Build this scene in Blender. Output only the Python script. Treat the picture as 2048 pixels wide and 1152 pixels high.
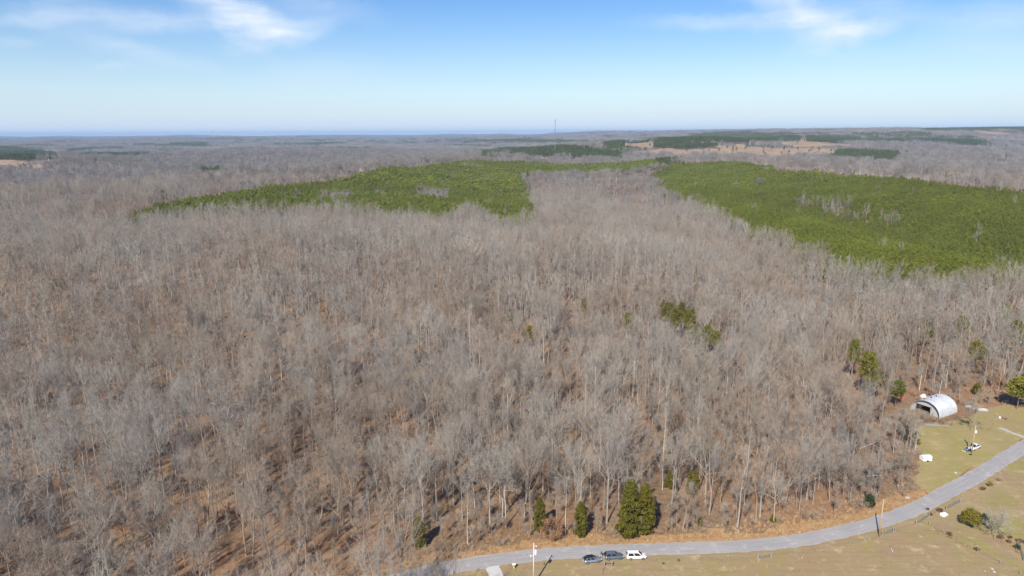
import bpy, bmesh, math, random
import numpy as np
from mathutils import Vector, Matrix

for o in list(bpy.data.objects):
    bpy.data.objects.remove(o)
scene = bpy.context.scene
COL = scene.collection
R = math.radians

# ------------------------------------------------------------------ camera
CAM_H = 103.0
PITCH, ROLL = 12.8, 0.27          # degrees below the horizon, slight clockwise roll
cd = bpy.data.cameras.new('camera')
cd.lens, cd.sensor_width, cd.clip_start, cd.clip_end = 24.0, 36.0, 1.0, 60000.0
cam = bpy.data.objects.new('camera', cd)
COL.objects.link(cam)
cam.matrix_world = Matrix.Translation((0, 0, CAM_H)) @ Matrix.Rotation(R(90 - PITCH), 4, 'X') @ Matrix.Rotation(R(-ROLL), 4, 'Z')
scene.camera = cam
CM = np.array(cam.matrix_world)[:3, :3]
FPX = 24.0 / 36.0 * 2048.0

# ------------------------------------------------------------------ sun and sky
SUN_AZ = 203.5                    # degrees clockwise from +Y: behind the camera, to the left
SUN_EL = 41.0
sl = bpy.data.lights.new('sun', 'SUN')
sl.energy, sl.angle, sl.color = 4.4, R(0.53), (1.0, 0.94, 0.85)
sun = bpy.data.objects.new('sun', sl)
COL.objects.link(sun)
sdir = Vector((math.sin(R(SUN_AZ)) * math.cos(R(SUN_EL)), math.cos(R(SUN_AZ)) * math.cos(R(SUN_EL)), math.sin(R(SUN_EL))))
sun.rotation_euler = sdir.to_track_quat('Z', 'Y').to_euler()
sun.location = (0, -50, 200)

world = bpy.data.worlds.new('World')
scene.world = world
world.use_nodes = True
wt = world.node_tree
wt.nodes.clear()


def wn(kind, **kw):
    n = wt.nodes.new(kind)
    for k, v in kw.items():
        setattr(n, k, v)
    return n


def wmath(op, a, b=None, c=None, clamp=False):
    n = wn('ShaderNodeMath', operation=op, use_clamp=clamp)
    for i, v in enumerate((a, b, c)):
        if v is None:
            continue
        if isinstance(v, (int, float)):
            n.inputs[i].default_value = v
        else:
            wt.links.new(v, n.inputs[i])
    return n.outputs[0]


sky = wn('ShaderNodeTexSky', sky_type='NISHITA')
sky.sun_disc = False
sky.sun_elevation = R(SUN_EL)
sky.sun_rotation = R(SUN_AZ)
sky.altitude = 300
sky.air_density, sky.dust_density, sky.ozone_density = 1.0, 0.6, 2.5
grade = wn('ShaderNodeHueSaturation')
grade.inputs['Saturation'].default_value = 1.46
grade.inputs['Value'].default_value = 0.88
grade.inputs['Hue'].default_value = 0.512
wt.links.new(sky.outputs[0], grade.inputs['Color'])
tc = wn('ShaderNodeTexCoord')
sep = wn('ShaderNodeSeparateXYZ')
wt.links.new(tc.outputs['Generated'], sep.inputs[0])
az = wmath('MULTIPLY', wmath('ARCTAN2', sep.outputs[0], sep.outputs[1]), 57.29578)
el = wmath('MULTIPLY', wmath('ARCSINE', sep.outputs[2]), 57.29578)
# pale band of thicker air low down, all the way round the horizon
low = wmath('POWER', 2.71828, wmath('MULTIPLY', wmath('MAXIMUM', el, 0.0), -1 / 5.0))
lmix = wn('ShaderNodeMix', data_type='RGBA')
wt.links.new(wmath('MULTIPLY', low, .92), lmix.inputs['Factor'])
wt.links.new(grade.outputs[0], lmix.inputs[6])
lmix.inputs[7].default_value = (4.25, 5.25, 6.7, 1)
comb = wn('ShaderNodeCombineXYZ')
wt.links.new(az, comb.inputs[0])
wt.links.new(el, comb.inputs[1])


def px_dir(px, py):
    v = CM @ np.array([(px - 1024.0) / FPX, (576.0 - py) / FPX, -1.0])
    return v / np.linalg.norm(v)


def azel(px, py):
    v = px_dir(px, py)
    return math.degrees(math.atan2(v[0], v[1])), math.degrees(math.asin(v[2]))


# cirrus: (one end, other end, half width in degrees, strength), streaks lying in the sky at fixed bearings
wisps = []
for dx, g in ((0, 1.0), (1128, 0.9)):
    wisps += [((330 + dx, -45), (500 + dx, 35), .75, .70 * g), ((470 + dx, 20), (570 + dx, 62), .75, .62 * g),
              ((500 + dx, 86), (640 + dx, 52), .55, .66 * g), ((200 + dx, 46), (440 + dx, 44), .42, .62 * g),
              ((440 + dx, 50), (520 + dx, 100), .35, .26 * g), ((430 + dx, 40), (600 + dx, 40), .9, .34 * g),
              ((560 + dx, -12), (720 + dx, 25), .6, .34 * g)]
wisps += [((20, 36), (255, 27), .38, .55), ((150, 70), (365, 122), .45, .40), ((60, 12), (200, -12), .5, .3),
          ((200, 126), (280, 134), .25, .22), ((0, 82), (70, 82), .25, .25), ((1900, 40), (2120, 18), .55, .42),
          ((560, 150), (720, 140), .9, .22), ((1880, 80), (2100, 84), .8, .26), ((1560, 150), (1860, 120), .9, .14),
          ((-900, -60), (-300, 20), 1.2, .6), ((2400, -80), (3000, 10), 1.2, .6), ((-200, -400), (600, -250), 3, .5), ((1300, -300), (2300, -420), 3, .5)]
warp = wn('ShaderNodeTexNoise')
warp.inputs['Scale'].default_value = 0.5
warp.inputs['Detail'].default_value = 4.0
wt.links.new(comb.outputs[0], warp.inputs['Vector'])
wsub = wn('ShaderNodeVectorMath', operation='SUBTRACT')
wt.links.new(warp.outputs['Color'], wsub.inputs[0])
wsub.inputs[1].default_value = (.5, .5, .5)
wscl = wn('ShaderNodeVectorMath', operation='MULTIPLY')
wt.links.new(wsub.outputs[0], wscl.inputs[0])
wscl.inputs[1].default_value = (2.4, 1.1, 0)
wadd = wn('ShaderNodeVectorMath', operation='ADD')
wt.links.new(comb.outputs[0], wadd.inputs[0])
wt.links.new(wscl.outputs[0], wadd.inputs[1])
total = None
for a, b, hw, st in wisps:
    (a0, e0), (a1, e1) = azel(*a), azel(*b)
    cx, cy = (a0 + a1) / 2, (e0 + e1) / 2
    ln = math.hypot(a1 - a0, e1 - e0) / 2 + .6
    mp = wn('ShaderNodeMapping', vector_type='TEXTURE')
    mp.inputs['Location'].default_value = (cx, cy, 0)
    mp.inputs['Rotation'].default_value = (0, 0, math.atan2(e1 - e0, a1 - a0))
    mp.inputs['Scale'].default_value = (ln * 1.25, hw * 1.5, 1)
    wt.links.new(wadd.outputs[0], mp.inputs['Vector'])
    le = wn('ShaderNodeVectorMath', operation='LENGTH')
    wt.links.new(mp.outputs[0], le.inputs[0])
    mr = wn('ShaderNodeMapRange', interpolation_type='SMOOTHSTEP')
    mr.inputs['From Min'].default_value = 1.5
    mr.inputs['From Max'].default_value = 0.0
    mr.inputs['To Max'].default_value = st
    wt.links.new(le.outputs['Value'], mr.inputs['Value'])
    total = mr.outputs[0] if total is None else wmath('ADD', total, mr.outputs[0])
fib = wn('ShaderNodeTexNoise')
fib.inputs['Scale'].default_value = 1.0
fib.inputs['Detail'].default_value = 7.0
fib.inputs['Roughness'].default_value = .6
fm = wn('ShaderNodeMapping')
fm.inputs['Scale'].default_value = (.22, 1.1, 1)
fm.inputs['Rotation'].default_value = (0, 0, R(-12))
wt.links.new(wadd.outputs[0], fm.inputs['Vector'])
wt.links.new(fm.outputs[0], fib.inputs['Vector'])
fr = wn('ShaderNodeMapRange')
fr.inputs['From Min'].default_value = .25
fr.inputs['From Max'].default_value = .7
fr.inputs['To Min'].default_value = .28
fr.inputs['To Max'].default_value = 0.82
wt.links.new(fib.outputs['Fac'], fr.inputs['Value'])
cloud = wmath('MULTIPLY', total, fr.outputs[0], clamp=True)
cmix = wn('ShaderNodeMix', data_type='RGBA')
wt.links.new(cloud, cmix.inputs['Factor'])
wt.links.new(lmix.outputs[2], cmix.inputs[6])
cmix.inputs[7].default_value = (5.9, 6.4, 7.0, 1)
bg = wn('ShaderNodeBackground')
bg.inputs['Strength'].default_value = 0.10
wt.links.new(cmix.outputs[2], bg.inputs['Color'])
wo = wn('ShaderNodeOutputWorld')
wt.links.new(bg.outputs[0], wo.inputs['Surface'])

vs = scene.view_settings
vs.view_transform, vs.look, vs.gamma, vs.use_curve_mapping = 'Standard', 'None', 1.0, False
vs.exposure = 0.62
cy = scene.cycles
cy.max_bounces, cy.diffuse_bounces, cy.glossy_bounces, cy.transmission_bounces = 4, 2, 2, 2
cy.volume_bounces, cy.transparent_max_bounces = 0, 6
cy.use_adaptive_sampling = False
cy.use_denoising = True
cy.denoiser = 'OPENIMAGEDENOISE'
cy.denoising_input_passes = 'RGB_ALBEDO_NORMAL'
cy.sample_clamp_indirect = 4.0
cy.caustics_reflective = cy.caustics_refractive = False

# ------------------------------------------------------------------ the lie of the land


def sst(a, b, x):
    t = np.clip((x - a) / (b - a), 0, 1)
    return t * t * (3 - 2 * t)


def seg_dist(x, y, pts):
    """distance to a polyline and fraction along it"""
    best = np.full(np.shape(x), 1e9)
    for (ax, ay), (bx, by) in zip(pts[:-1], pts[1:]):
        dx, dy = bx - ax, by - ay
        t = np.clip(((x - ax) * dx + (y - ay) * dy) / (dx * dx + dy * dy), 0, 1)
        best = np.minimum(best, np.hypot(x - ax - t * dx, y - ay - t * dy))
    return best


def bump(x, y, cx, cy_, amp, sx, sy=None):
    sy = sy or sx
    return amp * np.exp(-((x - cx) / sx) ** 2 - ((y - cy_) / sy) ** 2)


_WAVES = {}


def roll_noise(x, y, wl, seed):
    if (wl, seed) not in _WAVES:
        rs = np.random.RandomState(seed)
        w_ = []
        for i in range(5):
            a = rs.uniform(0, math.pi)
            k = 2 * math.pi / (wl * rs.uniform(.7, 1.5))
            w_.append((math.cos(a) * k, math.sin(a) * k, rs.uniform(0, 6.28)))
        _WAVES[(wl, seed)] = w_
    z = 0
    for cx_, cy_, ph in _WAVES[(wl, seed)]:
        z = z + np.sin(x * cx_ + y * cy_ + ph)
    return z / 5 * 1.6


LEFT_RIDGE = [(-760, 640), (-500, 850), (-420, 1150), (-250, 1550), (-60, 1900)]
CREEK = [(300, 1500), (180, 1100), (190, 800), (195, 560), (165, 400), (152, 320), (142, 265)]
GULLY = [(360, 960), (385, 840), (405, 740), (412, 640), (425, 540)]
RIGHT_RIDGE = [(800, 560), (640, 860), (580, 1250), (480, 1700)]


def ground_z(x, y):
    x, y = np.asarray(x, float), np.asarray(y, float)
    r = np.hypot(x, y)
    away = sst(230, 520, r)
    z = away * (roll_noise(x, y, 260, 3) * 3.0)
    z = z + 27 * np.exp(-(seg_dist(x, y, LEFT_RIDGE) / 190) ** 2) + 30 * np.exp(-(seg_dist(x, y, RIGHT_RIDGE) / 190) ** 2)
    z = z + away * (bump(x, y, -150, 455, 18, 260, 125) + bump(x, y, -420, 420, 7, 160, 130) - 13 * np.exp(-(seg_dist(x, y, CREEK) / 55) ** 2))
    z = z - 17 * np.exp(-(seg_dist(x, y, GULLY) / 42) ** 2) - bump(x, y, -20, 1050, 8, 60, 260)
    z = z - bump(x, y, 150, 1000, 5, 90, 420) - bump(x, y, -900, 1350, 16, 330, 420)
    z = z + bump(x, y, 380, 640, -7, 60, 160)
    z = z + bump(x, y, 140, 2450, 36, 420, 300) + bump(x, y, 900, 2950, 62, 700, 480) + bump(x, y, -1350, 1850, 32, 330, 240)
    mid = sst(1300, 3200, r)
    z = z + mid * (roll_noise(x, y, 1500, 11) * 13 + roll_noise(x, y, 700, 12) * 6 + 6)
    far = sst(3000, 9000, r)
    z = z + far * (30 + roll_noise(x, y, 4200, 21) * 24)
    z = z + (62 * sst(200, 1700, x) + 38 * sst(1500, 3300, x)) * sst(2900, 4200, y) + sst(14000, 21000, r) * 18
    z = np.where(z > 115, 112 + (z - 112) * .2, z)
    return z


def at(px, py, h=0.0, zoff=0.0):
    """the point of the land (h metres above it) that a line of sight meets"""
    d = px_dir(px, py)
    t = np.geomspace(60, 30000, 1500)
    p = d[None] * t[:, None]
    gap = CAM_H + p[:, 2] - ground_z(p[:, 0], p[:, 1]) - h
    k = np.argmax(gap < 0) if (gap < 0).any() else len(t) - 1
    a, b = t[max(k - 1, 0)], t[k]
    for _ in range(3):
        t = np.linspace(a, b, 40)
        p = d[None] * t[:, None]
        gap = CAM_H + p[:, 2] - ground_z(p[:, 0], p[:, 1]) - h
        k = int(np.argmax(gap < 0)) if (gap < 0).any() else 39
        a, b = t[max(k - 1, 0)], t[k]
    q = d * b
    return Vector((q[0], q[1], float(ground_z(q[0], q[1])) + zoff))


def project(x, y, z):
    p = np.stack([x, y, np.asarray(z) - CAM_H], -1) @ CM
    dep = -p[..., 2]
    dep = np.where(dep < 1, 1, dep)
    return 1024 + FPX * p[..., 0] / dep, 576 - FPX * p[..., 1] / dep, dep


def in_poly(x, y, poly):
    x, y = np.asarray(x), np.asarray(y)
    inside = np.zeros(x.shape, bool)
    n = len(poly)
    for i in range(n):
        x0, y0 = poly[i]
        x1, y1 = poly[(i + 1) % n]
        c = ((y0 > y) != (y1 > y))
        with np.errstate(divide='ignore', invalid='ignore'):
            xi = (x1 - x0) * (y - y0) / (y1 - y0 + 1e-12) + x0
        inside ^= c & (x < xi)
    return inside


def land_poly(pix, h=0.0):
    return [tuple(at(p[0], p[1], p[2] if len(p) > 2 else h)[:2]) for p in pix]


# road centre line
ROAD_PX = [(835, 1150), (900, 1135), (1000, 1119), (1130, 1106), (1300, 1099), (1420, 1095), (1540, 1088), (1640, 1073), (1745, 1048),
           (1825, 1020), (1895, 984), (1965, 945), (2048, 893)]
road_pts = [at(*p)[:2] for p in ROAD_PX]
d0 = np.array(road_pts[0]) - np.array(road_pts[1])
d0 /= np.linalg.norm(d0)
lead = [tuple(np.array(road_pts[0]) + d0 * s + np.array((0, -1)) * s * s * .0028) for s in (170, 120, 80, 45, 20)]
d1 = np.array(road_pts[-1]) - np.array(road_pts[-2])
d1 /= np.linalg.norm(d1)
tail = [tuple(np.array(road_pts[-1]) + d1 * s) for s in (15, 50, 110)]


def smooth_line(pts, step=2.0):
    pts = np.array(pts, float)
    out = []
    for i in range(len(pts) - 1):
        p0, p1, p2, p3 = pts[max(i - 1, 0)], pts[i], pts[i + 1], pts[min(i + 2, len(pts) - 1)]
        n = max(2, int(np.linalg.norm(p2 - p1) / step))
        for k in range(n):
            t = k / n
            out.append(.5 * (2 * p1 + (p2 - p0) * t + (2 * p0 - 5 * p1 + 4 * p2 - p3) * t * t + (3 * p1 - p0 - 3 * p2 + p3) * t ** 3))
    out.append(pts[-1])
    return np.array(out)


ROAD = smooth_line(lead + [tuple(p) for p in road_pts] + tail, 1.2)


def road_side(x, y):
    """signed distance to the road: positive on the wood's side"""
    x, y = np.asarray(x, float), np.asarray(y, float)
    rp = ROAD[::4]
    best = np.full(x.shape, 1e18)
    sgn = np.ones(x.shape)
    for (ax, ay), (bx, by) in zip(rp[:-1], rp[1:]):
        dx, dy = bx - ax, by - ay
        t = np.clip(((x - ax) * dx + (y - ay) * dy) / (dx * dx + dy * dy), 0, 1)
        ex, ey = x - ax - t * dx, y - ay - t * dy
        d = ex * ex + ey * ey
        m = d < best
        best = np.where(m, d, best)
        sgn = np.where(m, np.sign(dx * ey - dy * ex), sgn)
    return np.sqrt(best) * sgn


YARD = land_poly([(1832, 880), (1838, 852), (1862, 846), (1925, 836), (1990, 812), (2048, 812), (2300, 830), (2300, 870), (2048, 880),
                  (1975, 922), (1905, 962), (1860, 985), (1830, 970), (1838, 935)])
PINE_R = land_poly([(1300, 352), (1345, 327, 12), (1450, 320, 12), (1560, 333, 12), (1700, 348, 12), (1850, 359, 12), (2048, 382, 12), (2400, 440, 12), (2400, 560, 18), (2048, 535, 18),
                    (1850, 538, 18), (1690, 530, 18), (1640, 497, 18), (1560, 464, 18), (1480, 437, 18), (1400, 402, 18), (1340, 385, 14)], 8)
DRAW_R = land_poly([(1595, 403), (1640, 405), (1720, 425), (1805, 452), (1800, 457), (1700, 437), (1610, 415)], 6)
GAP_R = land_poly([(1550, 340), (1625, 342), (1625, 352), (1550, 352)], 2)
PINE_L = land_poly([(212, 438, 14), (300, 408, 15), (420, 388, 15), (560, 367, 15), (690, 352, 15), (760, 334, 15), (930, 320, 15), (1060, 324, 14), (1200, 328, 12), (1300, 322, 12), (1330, 330),
                    (1250, 345), (1100, 350), (1042, 355), (1060, 400), (1074, 442, 12), (1000, 438, 18), (960, 412, 18), (905, 417, 18), (880, 436, 18), (800, 422, 18), (700, 409, 18),
                    (560, 409, 18), (450, 409, 18), (350, 412, 18), (250, 438, 16)], 8)
HOLES_L = [land_poly(q, 6) for q in ([(825, 382), (890, 390), (895, 408), (840, 402)], [(640, 398), (700, 396), (700, 408), (645, 408)], [(925, 333), (960, 338), (958, 342), (920, 338)])]
FAR_PINES_PX = (
    [(960, 302), (1050, 296), (1160, 296), (1250, 306), (1240, 318), (1100, 314), (960, 312)],
    [(1205, 288), (1280, 280), (1300, 292), (1260, 300), (1215, 298)], [(1305, 280), (1360, 276), (1430, 296), (1420, 308), (1350, 302), (1310, 296)],
    [(0, 293), (70, 296), (110, 310), (60, 318), (0, 318)], [(-200, 293), (0, 293), (0, 318), (-200, 318)], [(60, 311), (180, 308), (310, 304), (300, 309), (180, 314), (70, 318)],
    [(130, 296), (255, 292), (255, 299), (140, 301)], [(1380, 268), (1480, 263), (1600, 266), (1595, 278), (1480, 282), (1390, 280)],
    [(1610, 268), (1760, 268), (1965, 276), (1965, 289), (1830, 282), (1700, 284), (1620, 280)], [(1612, 308), (1700, 300), (1800, 304), (1790, 322), (1680, 316)],
    [(396, 340), (440, 336), (440, 348), (400, 349)], [(800, 282), (960, 279), (1180, 281), (1180, 285), (960, 284), (800, 288)],
    [(335, 285), (420, 284), (420, 293), (335, 292)], [(1830, 250), (2048, 252), (2300, 255), (2300, 268), (2048, 264), (1840, 262)],
    [(1310, 322), (1345, 318), (1345, 327), (1310, 330)], [(520, 288), (640, 284), (700, 287), (640, 291)])
FAR_PINES = [land_poly(q, 8) for q in FAR_PINES_PX]
PINE_FRONT = [land_poly([(px, py + 5) for px, py in q], 6) for q in FAR_PINES_PX]
CLEARINGS_PX = (
    [(-200, 322), (40, 325), (112, 331), (60, 337), (-200, 338)], [(1058, 316), (1108, 316), (1108, 320), (1060, 320)],
    [(1268, 304), (1330, 296), (1360, 299), (1310, 309)], [(1330, 300), (1430, 296), (1480, 305), (1450, 314), (1350, 312)],
    [(1428, 292), (1480, 290), (1560, 296), (1670, 299), (1670, 308), (1590, 310), (1550, 318), (1470, 310)], [(1560, 288), (1600, 280), (1660, 286), (1720, 292), (1600, 293)],
    [(1225, 333), (1262, 333), (1262, 339), (1225, 338)], [(1930, 260), (2000, 264), (2060, 270), (1960, 268)], [(1600, 272), (1612, 268), (1616, 284), (1600, 284)], [(1245, 286), (1310, 288), (1300, 296), (1250, 292)])
CLEARINGS = [land_poly(q, 0) for q in CLEARINGS_PX]
CLEAR_FRONT = CLEARINGS + [land_poly([(px, py + k) for px, py in q], 0) for q in CLEARINGS_PX for k in (4, 8)]
TRACKS = [[tuple(at(px, py, 5)[:2]) for px, py in q] for q in (
    [(1320, 372), (1400, 353), (1480, 349), (1560, 345), (1650, 350)], [(690, 353), (780, 346), (880, 353), (960, 343), (1040, 338)],
    [(880, 360), (900, 385), (960, 400)])]
PATH = land_poly([(1070, 446), (1080, 442), (1088, 470), (1078, 474)], 0)


def any_poly(x, y, polys):
    m = np.zeros(np.shape(x), bool)
    for p in polys:
        m |= in_poly(x, y, p)
    return m


def wobble(x, y, amp, wl, seed):
    return x + roll_noise(x, y, wl, seed) * amp, y + roll_noise(x, y, wl, seed + 1) * amp


PASTURE_EDGE = at(872, 1150)[0]      # west of here both sides of the road are wooded


def pasture_mask(x, y, sd):
    return (sd < 0) & (x > PASTURE_EDGE - .25 * (y - 150)) & (np.hypot(x, y) < 900)


# ------------------------------------------------------------------ materials
MATS = {}


class NT:
    def __init__(self, name):
        self.m = bpy.data.materials.new(name)
        self.m.use_nodes = True
        self.t = self.m.node_tree
        self.p = self.t.nodes['Principled BSDF']

    def n(self, kind, **kw):
        n = self.t.nodes.new(kind)
        for k, v in kw.items():
            setattr(n, k, v)
        return n

    def link(self, a, b):
        self.t.links.new(a, b)

    def noise(self, vec, scale, detail=4, rough=.6, dist=0.0):
        n = self.n('ShaderNodeTexNoise')
        n.inputs['Scale'].default_value = scale
        n.inputs['Detail'].default_value = detail
        n.inputs['Roughness'].default_value = rough
        n.inputs['Distortion'].default_value = dist
        if vec is not None:
            self.link(vec, n.inputs['Vector'])
        return n.outputs['Fac']

    def ramp(self, fac, stops):
        r = self.n('ShaderNodeValToRGB')
        while len(r.color_ramp.elements) < len(stops):
            r.color_ramp.elements.new(.5)
        for e, (p, c) in zip(r.color_ramp.elements, stops):
            e.position, e.color = p, (*c, 1)
        self.link(fac, r.inputs[0])
        return r.outputs[0]

    def mix(self, fac, a, b, blend='MIX'):
        m = self.n('ShaderNodeMix', data_type='RGBA', blend_type=blend)
        for s, v in ((m.inputs['Factor'], fac), (m.inputs[6], a), (m.inputs[7], b)):
            if isinstance(v, (int, float)):
                s.default_value = v
            elif isinstance(v, tuple):
                s.default_value = (*v, 1)
            else:
                self.link(v, s)
        return m.outputs[2]

    def mrange(self, v, a, b, c=0.0, d=1.0, smooth=False):
        m = self.n('ShaderNodeMapRange')
        if smooth:
            m.interpolation_type = 'SMOOTHSTEP'
        for k, x in zip(('From Min', 'From Max', 'To Min', 'To Max'), (a, b, c, d)):
            m.inputs[k].default_value = x
        self.link(v, m.inputs['Value'])
        return m.outputs[0]

    def bumpy(self, h, strength, dist):
        b = self.n('ShaderNodeBump')
        b.inputs['Strength'].default_value = strength
        b.inputs['Distance'].default_value = dist
        self.link(h, b.inputs['Height'])
        self.link(b.outputs[0], self.p.inputs['Normal'])

    def out(self, color, rough=.9, metal=0.0, spec=.2):
        if isinstance(color, tuple):
            self.p.inputs['Base Color'].default_value = (*color, 1)
        else:
            self.link(color, self.p.inputs['Base Color'])
        self.p.inputs['Roughness'].default_value = rough
        self.p.inputs['Metallic'].default_value = metal
        self.p.inputs['Specular IOR Level'].default_value = spec
        return self.m


def plant_mat(name, cols, nscale=.8, spread=(.75, 1.2), translucent=0.0, rough=.85):
    """colour varies from plant to plant and clump to clump"""
    t = NT(name)
    oi = t.n('ShaderNodeObjectInfo')
    geo = t.n('ShaderNodeNewGeometry')
    c = t.ramp(oi.outputs['Random'], [(i / max(1, len(cols) - 1), k) for i, k in enumerate(cols)])
    nz = t.noise(geo.outputs['Position'], nscale, 3)
    v = t.mrange(nz, .25, .75, *spread)
    pn = t.mrange(t.noise(geo.outputs['Position'], .022, 3), .3, .7, .84, 1.16)
    pm = t.n('ShaderNodeMath', operation='MULTIPLY')
    t.link(v, pm.inputs[0])
    t.link(pn, pm.inputs[1])
    m = t.n('ShaderNodeVectorMath', operation='SCALE')
    t.link(c, m.inputs[0])
    t.link(pm.outputs[0], m.inputs['Scale'])
    t.out(m.outputs[0], rough, 0, .12)
    if translucent:
        tr = t.n('ShaderNodeBsdfTranslucent')
        t.link(m.outputs[0], tr.inputs['Color'])
        mx = t.n('ShaderNodeMixShader')
        mx.inputs[0].default_value = translucent
        t.link(t.p.outputs[0], mx.inputs[1])
        t.link(tr.outputs[0], mx.inputs[2])
        t.link(mx.outputs[0], t.t.nodes['Material Output'].inputs['Surface'])
    return t.m


def plain(name, col, rough=.6, metal=0.0, spec=.4, var=.12, scale=2.0):
    t = NT(name)
    tcn = t.n('ShaderNodeTexCoord')
    nz = t.noise(tcn.outputs['Object'], scale, 4)
    c = t.mix(nz, tuple(k * (1 - var) for k in col), tuple(min(1, k * (1 + var)) for k in col))
    return t.out(c, rough, metal, spec)


BARK = {
    'pale': plant_mat('pale bark', [(0.471, 0.415, 0.344), (0.415, 0.377, 0.325), (0.528, 0.471, 0.401)], .6),
    'grey': plant_mat('grey bark', [(0.339, 0.302, 0.262), (0.283, 0.254, 0.229), (0.377, 0.339, 0.295)], .6),
    'brown': plant_mat('brown bark', [(0.312, 0.245, 0.181), (0.254, 0.203, 0.158), (0.358, 0.283, 0.21)], .6),
}
TWIG = {
    'pale': plant_mat('pale twigs', [(0.442, 0.406, 0.331), (0.39, 0.367, 0.31), (0.472, 0.421, 0.34)], .5, (.75, 1.2), .22),
    'grey': plant_mat('grey twigs', [(0.396, 0.352, 0.295), (0.35, 0.323, 0.283), (0.432, 0.376, 0.309)], .5, (.75, 1.2), .22),
    'brown': plant_mat('brown twigs', [(0.388, 0.319, 0.249), (0.345, 0.299, 0.239), (0.432, 0.349, 0.266)], .5, (.75, 1.2), .22),
}
FAR_TWIG_SHADED = {'pale': plant_mat('massed pale twigs with shade', [(0.394, 0.351, 0.298), (0.356, 0.32, 0.281)], .03, (.75, 1.2), .2),  # colours darkened to hold the self-shadow that coarse far crowns lack
            'grey': plant_mat('massed grey twigs with shade', [(0.318, 0.289, 0.252), (0.279, 0.258, 0.228)], .03, (.75, 1.2), .2),
            'brown': plant_mat('massed brown twigs with shade', [(0.343, 0.289, 0.234), (0.305, 0.258, 0.216)], .03, (.75, 1.2), .2)}
WHITE_BARK = plant_mat('white bark', [(.72, .68, .60), (.66, .62, .56)], .8)
PINE_MAT = plant_mat('pine needles', [(0.216, 0.246, 0.0286), (0.251, 0.268, 0.0308), (0.186, 0.224, 0.0286), (0.241, 0.246, 0.0308)], .25, (.78, 1.22), .4)
LONE_PINE = plant_mat('woodland pine needles', [(0.196, 0.196, 0.0288), (0.231, 0.209, 0.0312), (0.168, 0.182, 0.0312)], .5, (.7, 1.25), .35)
PINE_FAR = plant_mat('older pine needles', [(.12, .15, .035), (.14, .16, .038), (.105, .135, .035)], .05, (.75, 1.2), .3)
CEDAR_MAT = plant_mat('cedar foliage', [(0.168, 0.15, 0.0243), (0.187, 0.16, 0.0243), (0.154, 0.145, 0.0243)], 1.0, (.6, 1.3), .35)
PINE_BARK = plant_mat('pine bark', [(.20, .14, .10), (.24, .17, .12)], 1.0)
LEAF_BROWN = plant_mat('dry oak leaves', [(.34, .19, .10), (.30, .17, .09)], 1.2, (.7, 1.25), .25)
BRUSH_MAT = plant_mat('brush twigs', [(.36, .26, .175), (.30, .235, .175), (.42, .29, .185), (.34, .28, .22)], .7)
DRYGRASS = plant_mat('dry grass', [(.42, .27, .135), (.47, .35, .19), (.34, .22, .115), (.48, .38, .23)], .7)
SHRUB_BROWN = plant_mat('brown shrub', [(.16, .09, .055), (.19, .11, .07)], 2, (.7, 1.3))
SHRUB_GREEN = plant_mat('golden evergreen', [(0.255, 0.212, 0.034), (0.255, 0.212, 0.034)], 2.2, (.6, 1.3), .2)
CEDAR_DARK = plant_mat('dark evergreen', [(.05, .075, .03), (.06, .08, .03)], 2, (.6, 1.3), .15)


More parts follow.
